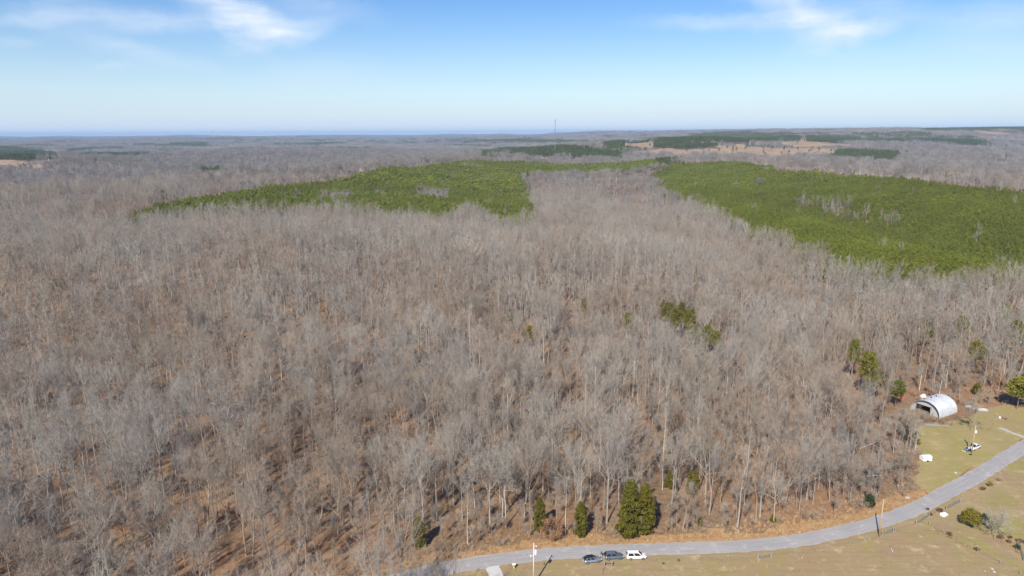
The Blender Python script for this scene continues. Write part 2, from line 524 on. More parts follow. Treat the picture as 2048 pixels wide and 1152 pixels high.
def ground_material():
    t = NT('woodland floor and pasture')
    geo = t.n('ShaderNodeNewGeometry')
    pos = geo.outputs['Position']
    zone = t.n('ShaderNodeVertexColor', layer_name='zone')
    sz = t.n('ShaderNodeSeparateColor')
    t.link(zone.outputs['Color'], sz.inputs[0])
    n_fine = t.noise(pos, .55, 6, .7)
    n_mid = t.noise(pos, .09, 5, .6, .6)
    n_big = t.noise(pos, .018, 4, .6)
    n_far = t.noise(pos, .004, 5, .65)
    litter = t.ramp(n_fine, [(.3, (0.122, 0.0726, 0.0428)), (.5, (0.215, 0.127, 0.0704)), (.7, (0.325, 0.198, 0.108))])
    litter2 = t.ramp(n_fine, [(.3, (0.133, 0.0935, 0.0612)), (.52, (0.215, 0.152, 0.0969)), (.72, (0.307, 0.22, 0.141))])
    litter = t.mix(t.mrange(n_mid, .38, .62), litter, litter2)
    litter = t.mix(t.mrange(n_big, .47, .64, 0, .45), litter, (0.325, 0.174, 0.0816))
    grass = t.ramp(n_mid, [(.28, (0.27, 0.249, 0.0626)), (.43, (0.311, 0.245, 0.103)), (.56, (0.343, 0.249, 0.13)), (.72, (0.4, 0.307, 0.152))])
    grass = t.mix(t.mrange(n_big, .44, .58, 0, .8), grass, t.ramp(n_mid, [(.3, (0.351, 0.236, 0.138)), (.7, (0.302, 0.207, 0.107))]))
    grass = t.mix(t.mrange(t.noise(pos, .035, 3, .6), .56, .66, 0, .55), grass, (0.27, 0.274, 0.0537))
    rotm = t.n('ShaderNodeMapping')
    rotm.inputs['Rotation'].default_value = (0, 0, R(24))
    rotm.inputs['Scale'].default_value = (.06, .8, 1)
    t.link(pos, rotm.inputs['Vector'])
    grass = t.mix(t.mrange(t.noise(rotm.outputs[0], 1.0, 4, .65), .48, .66, 0, .5), grass, (0.257, 0.183, 0.0988))
    grass = t.mix(t.mrange(t.noise(pos, .06, 5, .7, 1.5), .54, .62, 0, .55), grass, (0.285, 0.193, 0.12))
    grass = t.mix(t.mrange(t.noise(pos, 1.6, 4, .7), .35, .75, 0, .38), grass, (0.196, 0.162, 0.0894))
    grass = t.mix(t.mrange(t.noise(pos, .25, 5, .75), .55, .68, 0, .7), grass, (0.474, 0.382, 0.214))
    grass = t.mix(t.mrange(sz.outputs[2], 0, 1, 0, .30), grass, t.ramp(n_mid, [(.3, (.29, .285, .06)), (.7, (.36, .31, .10))]))
    verge = t.ramp(n_fine, [(.3, (0.264, 0.144, 0.0626)), (.5, (0.368, 0.219, 0.101)), (.7, (0.432, 0.298, 0.159))])
    farfloor_shaded = t.ramp(n_far, [(.35, (0.158, 0.134, 0.112)), (.5, (0.186, 0.158, 0.134)), (.62, (0.126, 0.121, 0.0961)), (.7, (0.0632, 0.0808, 0.0376))])  # far ground, its colour also darkened for shade among the distant trees
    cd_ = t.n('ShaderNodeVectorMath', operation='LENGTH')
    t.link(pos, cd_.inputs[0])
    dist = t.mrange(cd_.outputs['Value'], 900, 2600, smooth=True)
    col = t.mix(dist, litter, farfloor_shaded)

    def soft(ch):
        # let the edge of a zone wander
        a = t.n('ShaderNodeMath', operation='ADD')
        t.link(sz.outputs[ch], a.inputs[0])
        t.link(t.mrange(n_mid, .3, .7, -.22, .22), a.inputs[1])
        return t.mrange(a.outputs[0], .4, .6)
    bare = t.ramp(t.noise(pos, .03, 5, .65), [(.35, (0.26, 0.169, 0.1)), (.5, (0.333, 0.233, 0.138)), (.65, (0.361, 0.275, 0.179))])
    col = t.mix(soft(2), col, bare)
    col = t.mix(soft(0), col, grass)
    col = t.mix(soft(1), col, verge)
    t.bumpy(n_fine, .5, .25)
    return t.out(col, .95, 0, .1)


def road_material():
    t = NT('worn asphalt')
    geo = t.n('ShaderNodeNewGeometry')
    pos = geo.outputs['Position']
    uv = t.n('ShaderNodeUVMap', uv_map='lane')
    sx = t.n('ShaderNodeSeparateXYZ')
    t.link(uv.outputs[0], sx.inputs[0])
    fine = t.noise(pos, 5.0, 5, .7)
    big = t.noise(pos, .12, 4, .6)
    col = t.ramp(fine, [(.3, (0.26, 0.248, 0.236)), (.55, (0.347, 0.329, 0.31)), (.75, (0.414, 0.395, 0.371))])
    col = t.mix(t.mrange(big, .4, .65, 0, .55), col, (0.404, 0.375, 0.342))
    # streaks along the lane where tyres have polished it
    mp = t.n('ShaderNodeMapping')
    mp.inputs['Scale'].default_value = (6, .05, 1)
    t.link(uv.outputs[0], mp.inputs['Vector'])
    streak = t.noise(mp.outputs[0], 1.6, 4, .6)
    col = t.mix(t.mrange(streak, .42, .68, 0, .75), col, (0.241, 0.233, 0.226))
    patch = t.noise(pos, .4, 2, .4)
    col = t.mix(t.mrange(patch, .60, .64, 0, .4), col, (0.444, 0.423, 0.404))
    # crumbling pale edges
    e = t.n('ShaderNodeMath', operation='ABSOLUTE')
    t.link(sx.outputs[0], e.inputs[0])
    col = t.mix(t.mrange(e.outputs[0], .80, .99, 0, .5), col, (0.404, 0.362, 0.299))
    t.bumpy(fine, .25, .02)
    return t.out(col, .85, 0, .25)


GROUND_MAT = ground_material()
ROAD_MAT = road_material()

# ------------------------------------------------------------------ mesh helpers


class MB:
    def __init__(self):
        self.v, self.f, self.mi, self.n = [], [], [], 0

    def add(self, verts, faces, mi=0):
        b = self.n
        self.v.extend([tuple(map(float, p)) for p in verts])
        self.n += len(verts)
        for q in faces:
            self.f.append(tuple(b + i for i in q))
            self.mi.append(mi)

    def tube(self, pts, radii, sides=5, mi=0, cap=False):
        pts = [np.asarray(p, float) for p in pts]
        vs, fs = [], []
        ref = np.array((.31, .95, .05))
        for i, p in enumerate(pts):
            d = pts[min(i + 1, len(pts) - 1)] - pts[max(i - 1, 0)]
            d = d / (np.linalg.norm(d) + 1e-9)
            r_ = ref if abs(d @ ref) < .9 else np.array((1., 0, 0))
            a = np.cross(d, r_)
            a /= np.linalg.norm(a)
            b = np.cross(d, a)
            for k in range(sides):
                t = 2 * math.pi * k / sides
                vs.append(p + radii[i] * (math.cos(t) * a + math.sin(t) * b))
        for i in range(len(pts) - 1):
            for k in range(sides):
                k2 = (k + 1) % sides
                fs.append((i * sides + k, i * sides + k2, (i + 1) * sides + k2, (i + 1) * sides + k))
        if cap:
            fs.append(tuple(range(sides))[::-1])
            fs.append(tuple((len(pts) - 1) * sides + k for k in range(sides)))
        self.add(vs, fs, mi)

    def box(self, c, s, rz=0.0, mi=0, rot=None):
        m = rot or Matrix.Rotation(rz, 3, 'Z')
        vs = [Vector(c) + m @ Vector((sx * s[0] / 2, sy * s[1] / 2, sz * s[2] / 2)) for sx in (-1, 1) for sy in (-1, 1) for sz in (-1, 1)]
        self.add(vs, [(0, 1, 3, 2), (4, 6, 7, 5), (0, 4, 5, 1), (2, 3, 7, 6), (0, 2, 6, 4), (1, 5, 7, 3)], mi)

    def cyl(self, c, r, h, axis='Z', n=14, mi=0):
        c = np.array(c, float)
        d = {'X': (1, 0, 0), 'Y': (0, 1, 0), 'Z': (0, 0, 1)}[axis]
        d = np.array(d, float) * h / 2
        self.tube([c - d, c + d], [r, r], n, mi, True)

    def mesh(self, name, mats, smooth=False):
        me = bpy.data.meshes.new(name)
        me.from_pydata(self.v, [], self.f)
        for m in (mats if isinstance(mats, (list, tuple)) else [mats]):
            me.materials.append(m)
        if any(self.mi):
            me.polygons.foreach_set('material_index', self.mi)
        if smooth:
            me.polygons.foreach_set('use_smooth', [True] * len(self.f))
        me.update()
        return me

    def build(self, name, mats, parent=None, smooth=False):
        return link(name, self.mesh(name, mats, smooth), parent)


def link(name, data, parent=None):
    o = bpy.data.objects.new(name, data)
    COL.objects.link(o)
    if parent is not None:
        o.parent = parent
    return o


def tag(o, label=None, cat=None, group=None, kind=None):
    for k, v in (('label', label), ('category', cat), ('group', group), ('kind', kind)):
        if v:
            o[k] = v
    return o


def thing(name, label, cat, loc, rz=0.0, group=None, s=1.0):
    o = bpy.data.objects.new(name, None)
    COL.objects.link(o)
    o.location, o.rotation_euler, o.scale = loc, (0, 0, rz), (s, s, s)
    return tag(o, label, cat, group)


# ------------------------------------------------------------------ ground, road, driveway
def build_ground():
    n, b, A = 560, 6.0, 104.0
    t = np.linspace(-1, 1, n)
    g = A * np.sinh(b * t)
    X, Y = np.meshgrid(g + 60, g + 190, indexing='ij')
    Z = ground_z(X, Y)
    verts = np.stack([X, Y, Z], -1).reshape(-1, 3)
    idx = np.arange(n * n).reshape(n, n)
    quads = np.stack([idx[:-1, :-1], idx[1:, :-1], idx[1:, 1:], idx[:-1, 1:]], -1).reshape(-1, 4)
    me = bpy.data.meshes.new('ground')
    me.vertices.add(len(verts))
    me.vertices.foreach_set('co', verts.ravel())
    me.loops.add(quads.size)
    me.loops.foreach_set('vertex_index', quads.ravel().astype(np.int32))
    me.polygons.add(len(quads))
    me.polygons.foreach_set('loop_start', np.arange(0, quads.size, 4, dtype=np.int32))
    me.polygons.foreach_set('use_smooth', np.ones(len(quads), bool))
    x, y = verts[:, 0], verts[:, 1]
    near = np.hypot(x, y) < 1200
    sd = np.full(x.shape, 999.0)
    sd[near] = road_side(x[near], y[near])
    past = pasture_mask(x, y, sd) | in_poly(x, y, YARD)
    verge = (sd > 0) & (sd < 6.2 + 1.8 * roll_noise(x, y, 22, 55)) & ~in_poly(x, y, YARD)
    bare = any_poly(x, y, CLEARINGS) | in_poly(x, y, PATH)
    c = np.zeros((len(x), 4), np.float32)
    c[:, 0], c[:, 1], c[:, 2], c[:, 3] = past, verge, bare | in_poly(x, y, YARD), 1
    ca = me.color_attributes.new('zone', 'FLOAT_COLOR', 'POINT')
    ca.data.foreach_set('color', c.ravel())
    me.materials.append(GROUND_MAT)
    me.update()
    me.validate()
    return tag(link('ground', me), 'leaf-strewn rolling ground with a tan pasture beside the road', None, None, 'structure')


def ribbon(name, line, half, zoff, mat, seed=1, ragged=.0, cols=(-1, -.55, 0, .55, 1)):
    rs = np.random.RandomState(seed)
    line = np.asarray(line)
    n = len(line)
    tan = np.gradient(line, axis=0)
    tan /= np.linalg.norm(tan, axis=1)[:, None]
    nor = np.stack([-tan[:, 1], tan[:, 0]], 1)
    vs, uvs = [], []
    run = np.concatenate([[0], np.cumsum(np.linalg.norm(np.diff(line, axis=0), axis=1))])
    rag = rs.uniform(-ragged, ragged, (n, 2))
    for i in range(n):
        for c in cols:
            w = half * c + (rag[i, 0] if c == -1 else rag[i, 1] if c == 1 else 0)
            p = line[i] + nor[i] * w
            z = float(ground_z(p[0], p[1])) + zoff + .05 * (1 - c * c)
            vs.append((p[0], p[1], z))
            uvs.append((c, run[i]))
    k = len(cols)
    fs = [(i * k + j, i * k + j + 1, (i + 1) * k + j + 1, (i + 1) * k + j)[::-1] for i in range(n - 1) for j in range(k - 1)]
    me = bpy.data.meshes.new(name)
    me.from_pydata(vs, [], fs)
    uv = me.uv_layers.new(name='lane')
    li = np.zeros(len(me.loops), np.int32)
    me.loops.foreach_get('vertex_index', li)
    uv.data.foreach_set('uv', np.array(uvs, np.float32)[li].ravel())
    me.materials.append(mat)
    me.polygons.foreach_set('use_smooth', [True] * len(fs))
    me.update()
    return link(name, me)


build_ground()
tag(ribbon('road', ROAD, 2.55, .05, ROAD_MAT, 3, .24), 'narrow worn grey asphalt lane curving past the wood', None, None, 'structure')
GRAVEL = plain('pale gravel', (.52, .50, .47), .95, 0, .1, .18, 3.0)
a, b = at(985, 1133), at(1000, 1175)
tag(ribbon('driveway', smooth_line([a[:2], ((a + b) / 2)[:2], b[:2]], .5), 1.7, .035, GRAVEL, 8, .25), 'pale gravel driveway joining the lane', None, None, 'structure')
a, b, c = at(2052, 876), at(2025, 866), at(2000, 855)
tag(ribbon('yard_path', smooth_line([a[:2], b[:2], c[:2]], .7), 1.1, .035, plain('grey path gravel', (.42, .38, .31), .95, 0, .1, .15, 2), 9, .3), 'grey gravel path from the lane into the yard', None, None, 'structure')
a, b = at(1850, 849), at(1898, 852)
tag(ribbon('gravel_strip', smooth_line([a[:2], b[:2]], .7), .8, .03, plain('blue grey gravel', (.30, .31, .32), .95, 0, .1, .15, 2), 10, .25), 'blue grey gravel strip in the grass before the metal hut', None, None, 'structure')

# ------------------------------------------------------------------ plants: forms


def unit(v):
    return v / (np.linalg.norm(v) + 1e-9)


def bare_tree_form(seed, H, W, spread, lod=0):
    """leafless broadleaf tree; returns trunk MB and crown MB"""
    rs = np.random.RandomState(seed)
    tr, cr = MB(), MB()
    nl, ns, nt, tw, tl = [(11, 6, 20, .03, 1.6), (9, 4, 11, .056, 1.9), (6, 2, 10, .165, 2.5)][lod]
    sides = (6, 4, 3)[lod]
    r0 = H * .0105 * rs.uniform(.85, 1.25) * (1, 1.1, 1.5)[lod]
    top = H * (.62 if spread else .9)
    lean = rs.normal(0, .035, 2)
    pts, rad = [], []
    m = 6
    off = np.zeros(2)
    for i in range(m + 1):
        t = i / m
        if i > 1:
            off = off + rs.normal(0, .012 * H, 2) * .5
        pts.append(np.array((off[0] + lean[0] * t * H, off[1] + lean[1] * t * H, -.5 + t * (top + .5))))
        rad.append(r0 * (1.25 if i == 0 else 1) * (1 - .68 * t if spread else 1 - .84 * t))
    tr.tube(pts, rad, sides)
    P = np.array(pts)

    def along(t):
        k = min(int(t * m), m - 1)
        return P[k] + (P[k + 1] - P[k]) * (t * m - k)

    def limb(mb, p, d, ln, r, nseg, sd, up=.25, jit=.16):
        q = [p]
        for _ in range(nseg):
            d = unit(d + np.array((0, 0, up / nseg * 2)) + rs.normal(0, jit, 3))
            q.append(q[-1] + d * ln / nseg)
        mb.tube(q, [r * (1 - .8 * i / nseg) for i in range(nseg + 1)], sd)
        return q

    def twigs(q, cnt, ln, wid):
        vs, fs = [], []
        for _ in range(cnt):
            k = rs.randint(0, len(q) - 1)
            f = rs.uniform(.15, 1)
            p = q[k] + (q[k + 1] - q[k]) * f
            d = unit(unit(q[k + 1] - q[k]) * .78 + rs.normal(0, .58, 3) + np.array((0, 0, .30)))
            w = unit(np.cross(d, rs.normal(0, 1, 3))) * wid * rs.uniform(.7, 1.3)
            L_ = ln * rs.uniform(.5, 1.25)
            b0 = len(vs)
            mid = p + d * L_ * .5 + rs.normal(0, .09, 3) * L_
            vs += [p - w * .5, p + w * .5, mid + w * .35, mid - w * .35, p + d * L_ + rs.normal(0, .1, 3)]
            fs += [(b0, b0 + 1, b0 + 2, b0 + 3), (b0 + 3, b0 + 2, b0 + 4)]
        cr.add(vs, fs)

    if spread:
        for i in range(nl):
            t = rs.uniform(.55, 1.0) if i > 2 else 1.0
            p = along(t)
            a = 2 * math.pi * (i * .382 + rs.uniform(-.1, .1))
            tilt = rs.uniform(.42, 1.12) if i > 2 else rs.uniform(.15, .55)
            d = np.array((math.cos(a) * math.sin(tilt), math.sin(a) * math.sin(tilt), math.cos(tilt)))
            ln = W * .5 / max(.45, math.sin(tilt)) * rs.uniform(.75, 1.05)
            ln = min(ln, (H - p[2]) / max(.3, d[2]) * 1.0)
            q = limb(tr if lod == 0 else cr, p, d, ln, r0 * rs.uniform(.28, .45), (5, 3, 2)[lod], (4, 3, 3)[lod], .35)
            for j in range(ns):
                k = rs.randint(1, len(q) - 1) if len(q) > 2 else 0
                pp = q[k] + (q[k + 1] - q[k]) * rs.uniform(0, 1)
                dd = unit(unit(q[k + 1] - q[k]) + rs.normal(0, .55, 3) + np.array((0, 0, .15)))
                qq = limb(cr, pp, dd, ln * rs.uniform(.3, .55), r0 * .11 * (1, 1.4, 2)[lod], (3, 2, 1)[lod], 3, .3, .2)
                twigs(qq, nt, tl, tw)
            twigs(q[len(q) // 2:] if len(q) > 2 else q, nt, tl, tw)
    else:
        for i in range(int(nl * 1.5)):
            t = .44 + .56 * ((i + rs.uniform(0, 1)) / (nl * 1.5)) ** .85
            p = along(min(t, .999))
            a = 2 * math.pi * (i * .382 + rs.uniform(-.12, .12))
            tilt = rs.uniform(.5, 1.05) * (1.25 - t * .55)
            d = np.array((math.cos(a) * math.sin(tilt), math.sin(a) * math.sin(tilt), math.cos(tilt)))
            ln = W * .5 * (1.15 - .75 * (t - .5) / .5) * rs.uniform(.7, 1.15)
            q = limb(tr if (lod == 0 and i % 3 == 0) else cr, p, d, ln, r0 * (.36 - .22 * t), (4, 2, 2)[lod], (4, 3, 3)[lod], .4)
            for j in range(max(1, int(ns * .6))):
                k = rs.randint(0, len(q) - 1)
                pp = q[k] + (q[k + 1] - q[k]) * rs.uniform(.2, 1)
                dd = unit(unit(q[k + 1] - q[k]) + rs.normal(0, .5, 3) + np.array((0, 0, .25)))
                qq = limb(cr, pp, dd, ln * rs.uniform(.35, .6), r0 * .085 * (1, 1.4, 2)[lod], (2, 1, 1)[lod], 3, .3, .2)
                twigs(qq, int(nt * .75), tl * .85, tw)
        twigs([P[-2], P[-1]], nt, tl * .8, tw)
    return tr, cr


def leaf_cloud(mb, rs, centre, rad, cnt, size, flat=.6):
    """a clump of leaf-sized faces"""
    def un(v):
        return v / (np.linalg.norm(v, axis=1)[:, None] + 1e-9)

    def cr_(a, b):
        return np.stack([a[:, 1] * b[:, 2] - a[:, 2] * b[:, 1], a[:, 2] * b[:, 0] - a[:, 0] * b[:, 2], a[:, 0] * b[:, 1] - a[:, 1] * b[:, 0]], 1)
    d = un(rs.normal(0, 1, (cnt, 3)))
    p = np.asarray(centre, float)[None] + d * np.asarray(rad, float)[None] * rs.uniform(.45, 1.05, (cnt, 1))
    n_ = un(d + rs.normal(0, flat, (cnt, 3)))
    a = un(cr_(n_, rs.normal(0, 1, (cnt, 3)))) * size * rs.uniform(.6, 1.3, (cnt, 1))
    b = un(cr_(n_, a)) * size * rs.uniform(.35, .8, (cnt, 1))
    q = np.stack([p - a * .5 - b * .3, p + a * .2 - b * .5, p + a * .6 + b * .1, p - a * .1 + b * .5], 1).reshape(-1, 3)
    k = mb.n
    mb.v.extend(map(tuple, q.tolist()))
    mb.n += len(q)
    mb.f.extend((k + 4 * i, k + 4 * i + 1, k + 4 * i + 2, k + 4 * i + 3) for i in range(cnt))
    mb.mi.extend([0] * cnt)


def pine_form(seed, H, W, lod=0, old=False):
    rs = np.random.RandomState(seed)
    tr, cr = MB(), MB()
    lean = rs.normal(0, .012, 2) * H
    tr.tube([(0, 0, -.4), (lean[0] * .5, lean[1] * .5, H * .5), (lean[0], lean[1], H * .93)], [H * .014, H * .010, .02], (6, 4, 3)[lod])
    base = .45 if old else .22
    nw = (11, 7, 4)[lod]
    for i in range(nw):
        t = (i + .5) / nw
        z = H * (base + (1 - base) * t)
        prof = math.sin(math.pi * min(1, .30 + .66 * t)) ** .8 if not old else math.sin(math.pi * (.22 + .70 * t)) ** .7
        rad = W * .5 * prof
        k = (6, 4, 3)[lod]
        for j in range(k):
            a = 2 * math.pi * (j / k + i * .29 + rs.uniform(-.08, .08))
            rr = rad * rs.uniform(.5, .85)
            c = np.array((lean[0] * t + math.cos(a) * rr, lean[1] * t + math.sin(a) * rr, z + rs.normal(0, .12) + rad * .08))
            if lod == 0:
                cr.tube([(lean[0] * t, lean[1] * t, z - rad * .25), c], [.05, .015], 3, 1)
            leaf_cloud(cr, rs, c, (rad * .42, rad * .42, H * (1 - base) / nw * .75), (26, 12, 6)[lod], (.42, .75, 1.5)[lod] * W / 4.2, .8)
    leaf_cloud(cr, rs, (lean[0], lean[1], H * .965), (W * .1, W * .1, H * .04), (20, 8, 4)[lod], (.4, .7, 1.2)[lod] * W / 4.2)
    return tr, cr


def cedar_form(seed, H, W, dens=1.0):
    """dense columnar red cedar"""
    rs = np.random.RandomState(seed)
    tr, cr = MB(), MB()
    tr.tube([(0, 0, -.3), (0, 0, H * .5), (0, 0, H * .95)], [H * .016, H * .011, .02], 6)
    n = int(330 * dens)
    for i in range(n):
        t = (i + rs.uniform(0, 1)) / n
        z = H * (.03 + .95 * t)
        prof = (min(1.0, .78 + t * 2.4) if t < .15 else 1.0) * (1 - max(0, (t - .42) / .58) ** 1.9 * .82)
        a = rs.uniform(0, 2 * math.pi)
        lump = 1 + .14 * math.sin(3 * a + 9 * t + seed) + .12 * math.sin(5 * a - 17 * t) + rs.normal(0, .07)
        rad = W * .5 * prof * lump
        q_ = rs.uniform(.45, .88)
        c = (math.cos(a) * rad * q_, math.sin(a) * rad * q_, z)
        leaf_cloud(cr, rs, c, (W * .10, W * .10, H * .035), 26, .34 * W / 4, .8)
    return tr, cr


def shrub_form(seed, W, H, cnt=60, size=.3, hollow=.3):
    rs = np.random.RandomState(seed)
    tr, cr = MB(), MB()
    for i in range(5):
        a = rs.uniform(0, 6.28)
        tr.tube([(0, 0, -.2), (math.cos(a) * W * .18, math.sin(a) * W * .18, H * .5)], [.06, .02], 4)
    for i in range(cnt):
        d = unit(rs.normal(0, 1, 3))
        d[2] = abs(d[2]) * 1.0 - .12
        q = rs.uniform(hollow, 1) ** .5
        c = np.array((d[0] * W * .5 * q, d[1] * W * .5 * q, H * .42 + d[2] * H * .55 * q))
        leaf_cloud(cr, rs, c, (W * .11, W * .11, H * .10), 22, size, .8)
    return tr, cr


def brush_form(seed, H, W, n=26, wid=.03):
    """thicket of bare stems and twigs"""
    rs = np.random.RandomState(seed)
    mb = MB()
    for i in range(n):
        a = rs.uniform(0, 6.28)
        r = W * .5 * rs.uniform(0, .6)
        p = np.array((math.cos(a) * r, math.sin(a) * r, -.1))
        d = unit(np.array((math.cos(a) * .45, math.sin(a) * .45, 1)) + rs.normal(0, .2, 3))
        L_ = H * rs.uniform(.5, 1.05)
        q = p + d * L_
        m = (p + q) / 2 + rs.normal(0, .06 * L_, 3)
        mb.tube([p, m, q], [wid, wid * .7, wid * .25], 3)
        vs, fs = [], []
        for _ in range(11):
            f = rs.uniform(.3, 1)
            s = p + (q - p) * f
            e = s + unit(d + rs.normal(0, .6, 3)) * L_ * rs.uniform(.15, .4)
            w = unit(np.cross(e - s, rs.normal(0, 1, 3))) * wid * .8
            k = len(vs)
            vs += [s - w, s + w, e]
            fs.append((k, k + 1, k + 2))
        mb.add(vs, fs)
    return mb


def tuft_form(seed, H, W, n=22, wid=.05):
    rs = np.random.RandomState(seed)
    mb = MB()
    vs, fs = [], []
    for i in range(n):
        a, r = rs.uniform(0, 6.28), W * .5 * rs.uniform(0, 1) ** .5
        p = np.array((math.cos(a) * r, math.sin(a) * r, -.03))
        e = p + np.array((rs.normal(0, .35) * H, rs.normal(0, .35) * H, H * rs.uniform(.5, 1.1)))
        w = unit(np.cross(e - p, rs.normal(0, 1, 3))) * wid
        k = len(vs)
        vs += [p - w, p + w, e]
        fs.append((k, k + 1, k + 2))
    mb.add(vs, fs)
    return mb


def join_form(tr, cr, mats):
    mb = MB()
    mb.add(tr.v, tr.f, 0)
    b = mb.n
    mb.v += cr.v
    mb.n += len(cr.v)
    for f, mi in zip(cr.f, cr.mi):
        mb.f.append(tuple(b + i for i in f))
        mb.mi.append(1 if mi == 0 else 0)
    return mb.mesh('form', mats)


def source(name, me):
    return bpy.data.objects.new(name, me)      # never linked: only feeds the masses below


# bare tree forms: (height, crown width, spreading, tint)
SPECS = [(21, 13, True, 'grey'), (23, 10.5, False, 'pale'), (19, 12, True, 'brown'), (23, 9.5, True, 'grey'), (20, 14, True, 'pale'),
         (21, 9.5, False, 'brown'), (17, 10, True, 'grey'), (22, 9, False, 'grey'), (18, 9, True, 'pale'), (22, 13, True, 'brown')]
near_forms = [bare_tree_form(100 + i, h, w, s, 0) for i, (h, w, s, t) in enumerate(SPECS)]
near_mesh = []          # trunk and crown meshes, shared by every standing copy
for i, (tr, cr) in enumerate(near_forms):
    tint = SPECS[i][3]
    near_mesh.append((tr.mesh('trunk', BARK[tint], True), cr.mesh('crown', TWIG[tint])))
BARE_SRC = [source('bare_tree_form', join_form(*f, [BARK[SPECS[i][3]], TWIG[SPECS[i][3]]])) for i, f in enumerate(near_forms)]
MID_SRC = []
for i, (h, w, s, t) in enumerate(SPECS):
    MID_SRC.append(source('bare_tree_mid_form', join_form(*bare_tree_form(200 + i, h, w, s, 1), [BARK[t], TWIG[t]])))
FAR_SRC = []
for i, (h, w, s, t) in enumerate(SPECS[:6]):
    # a few trees that stand together
    rs = np.random.RandomState(300 + i)
    T, C = MB(), MB()
    for k in range(4):
        tr, cr = bare_tree_form(310 + i * 7 + k, h * rs.uniform(.8, 1.05), w, s, 2)
        o_ = np.array((rs.uniform(-7, 7), rs.uniform(-7, 7), 0))
        for src, dst in ((tr, T), (cr, C)):
            dst.add([np.array(p) + o_ for p in src.v], src.f)
    FAR_SRC.append(source('bare_tree_far_form', join_form(T, C, [BARK[t], FAR_TWIG_SHADED[t]])))
PATCH_SRC = []
for i in range(5):
    rs = np.random.RandomState(400 + i)
    T, C = MB(), MB()
    for k in range(22):
        x, y = rs.uniform(-32, 32, 2)
        h = rs.uniform(14, 24)
        if rs.rand() < .3:
            T.tube([(x, y, -3), (x, y, h * .7)], [.35, .2], 3)
        leaf_cloud(C, rs, (x, y, h * .62), (5.5, 5.5, h * .36), 26, 2.3, 1.2)
    PATCH_SRC.append(source('wood_patch_form', join_form(T, C, [BARK[('grey', 'pale', 'brown')[i % 3]], FAR_TWIG_SHADED[('grey', 'grey', 'brown', 'pale', 'grey')[i]]])))
EVER_PATCH = []
for i in range(3):
    rs = np.random.RandomState(450 + i)
    T, C = MB(), MB()
    for k in range(40):
        x, y = rs.uniform(-32, 32, 2)
        h = rs.uniform(11, 17)
        T.tube([(x, y, -3), (x, y, h * .6)], [.3, .2], 3)
        leaf_cloud(C, rs, (x, y, h * .6), (3.6, 3.6, h * .38), 22, 1.9, 1.0)
    EVER_PATCH.append(source('evergreen_patch_form', join_form(T, C, [PINE_BARK, PINE_FAR])))

pine_near_f = [pine_form(500 + i, h, w, 0) for i, (h, w) in enumerate(((10.5, 4.4), (11.5, 4.8), (9.5, 4.2), (12, 4.6)))]
pine_near_mesh = [(tr.mesh('trunk', PINE_BARK, True), cr.mesh('crown', [PINE_MAT, PINE_BARK])) for tr, cr in pine_near_f]
PINE_SRC = [source('pine_form', join_form(*pine_form(520 + i, h, w, 1), [PINE_BARK, PINE_MAT])) for i, (h, w) in enumerate(((10.5, 4.6), (11.5, 4.9), (9.5, 4.4), (12, 4.8)))]
PINE_FAR_SRC = [source('pine_far_form', join_form(*pine_form(540 + i, 12 + i, 5.6, 2, i == 2), [PINE_BARK, PINE_MAT if i < 2 else PINE_FAR])) for i in range(3)]

# ------------------------------------------------------------------ masses (one object each; points carry turn, size and form)


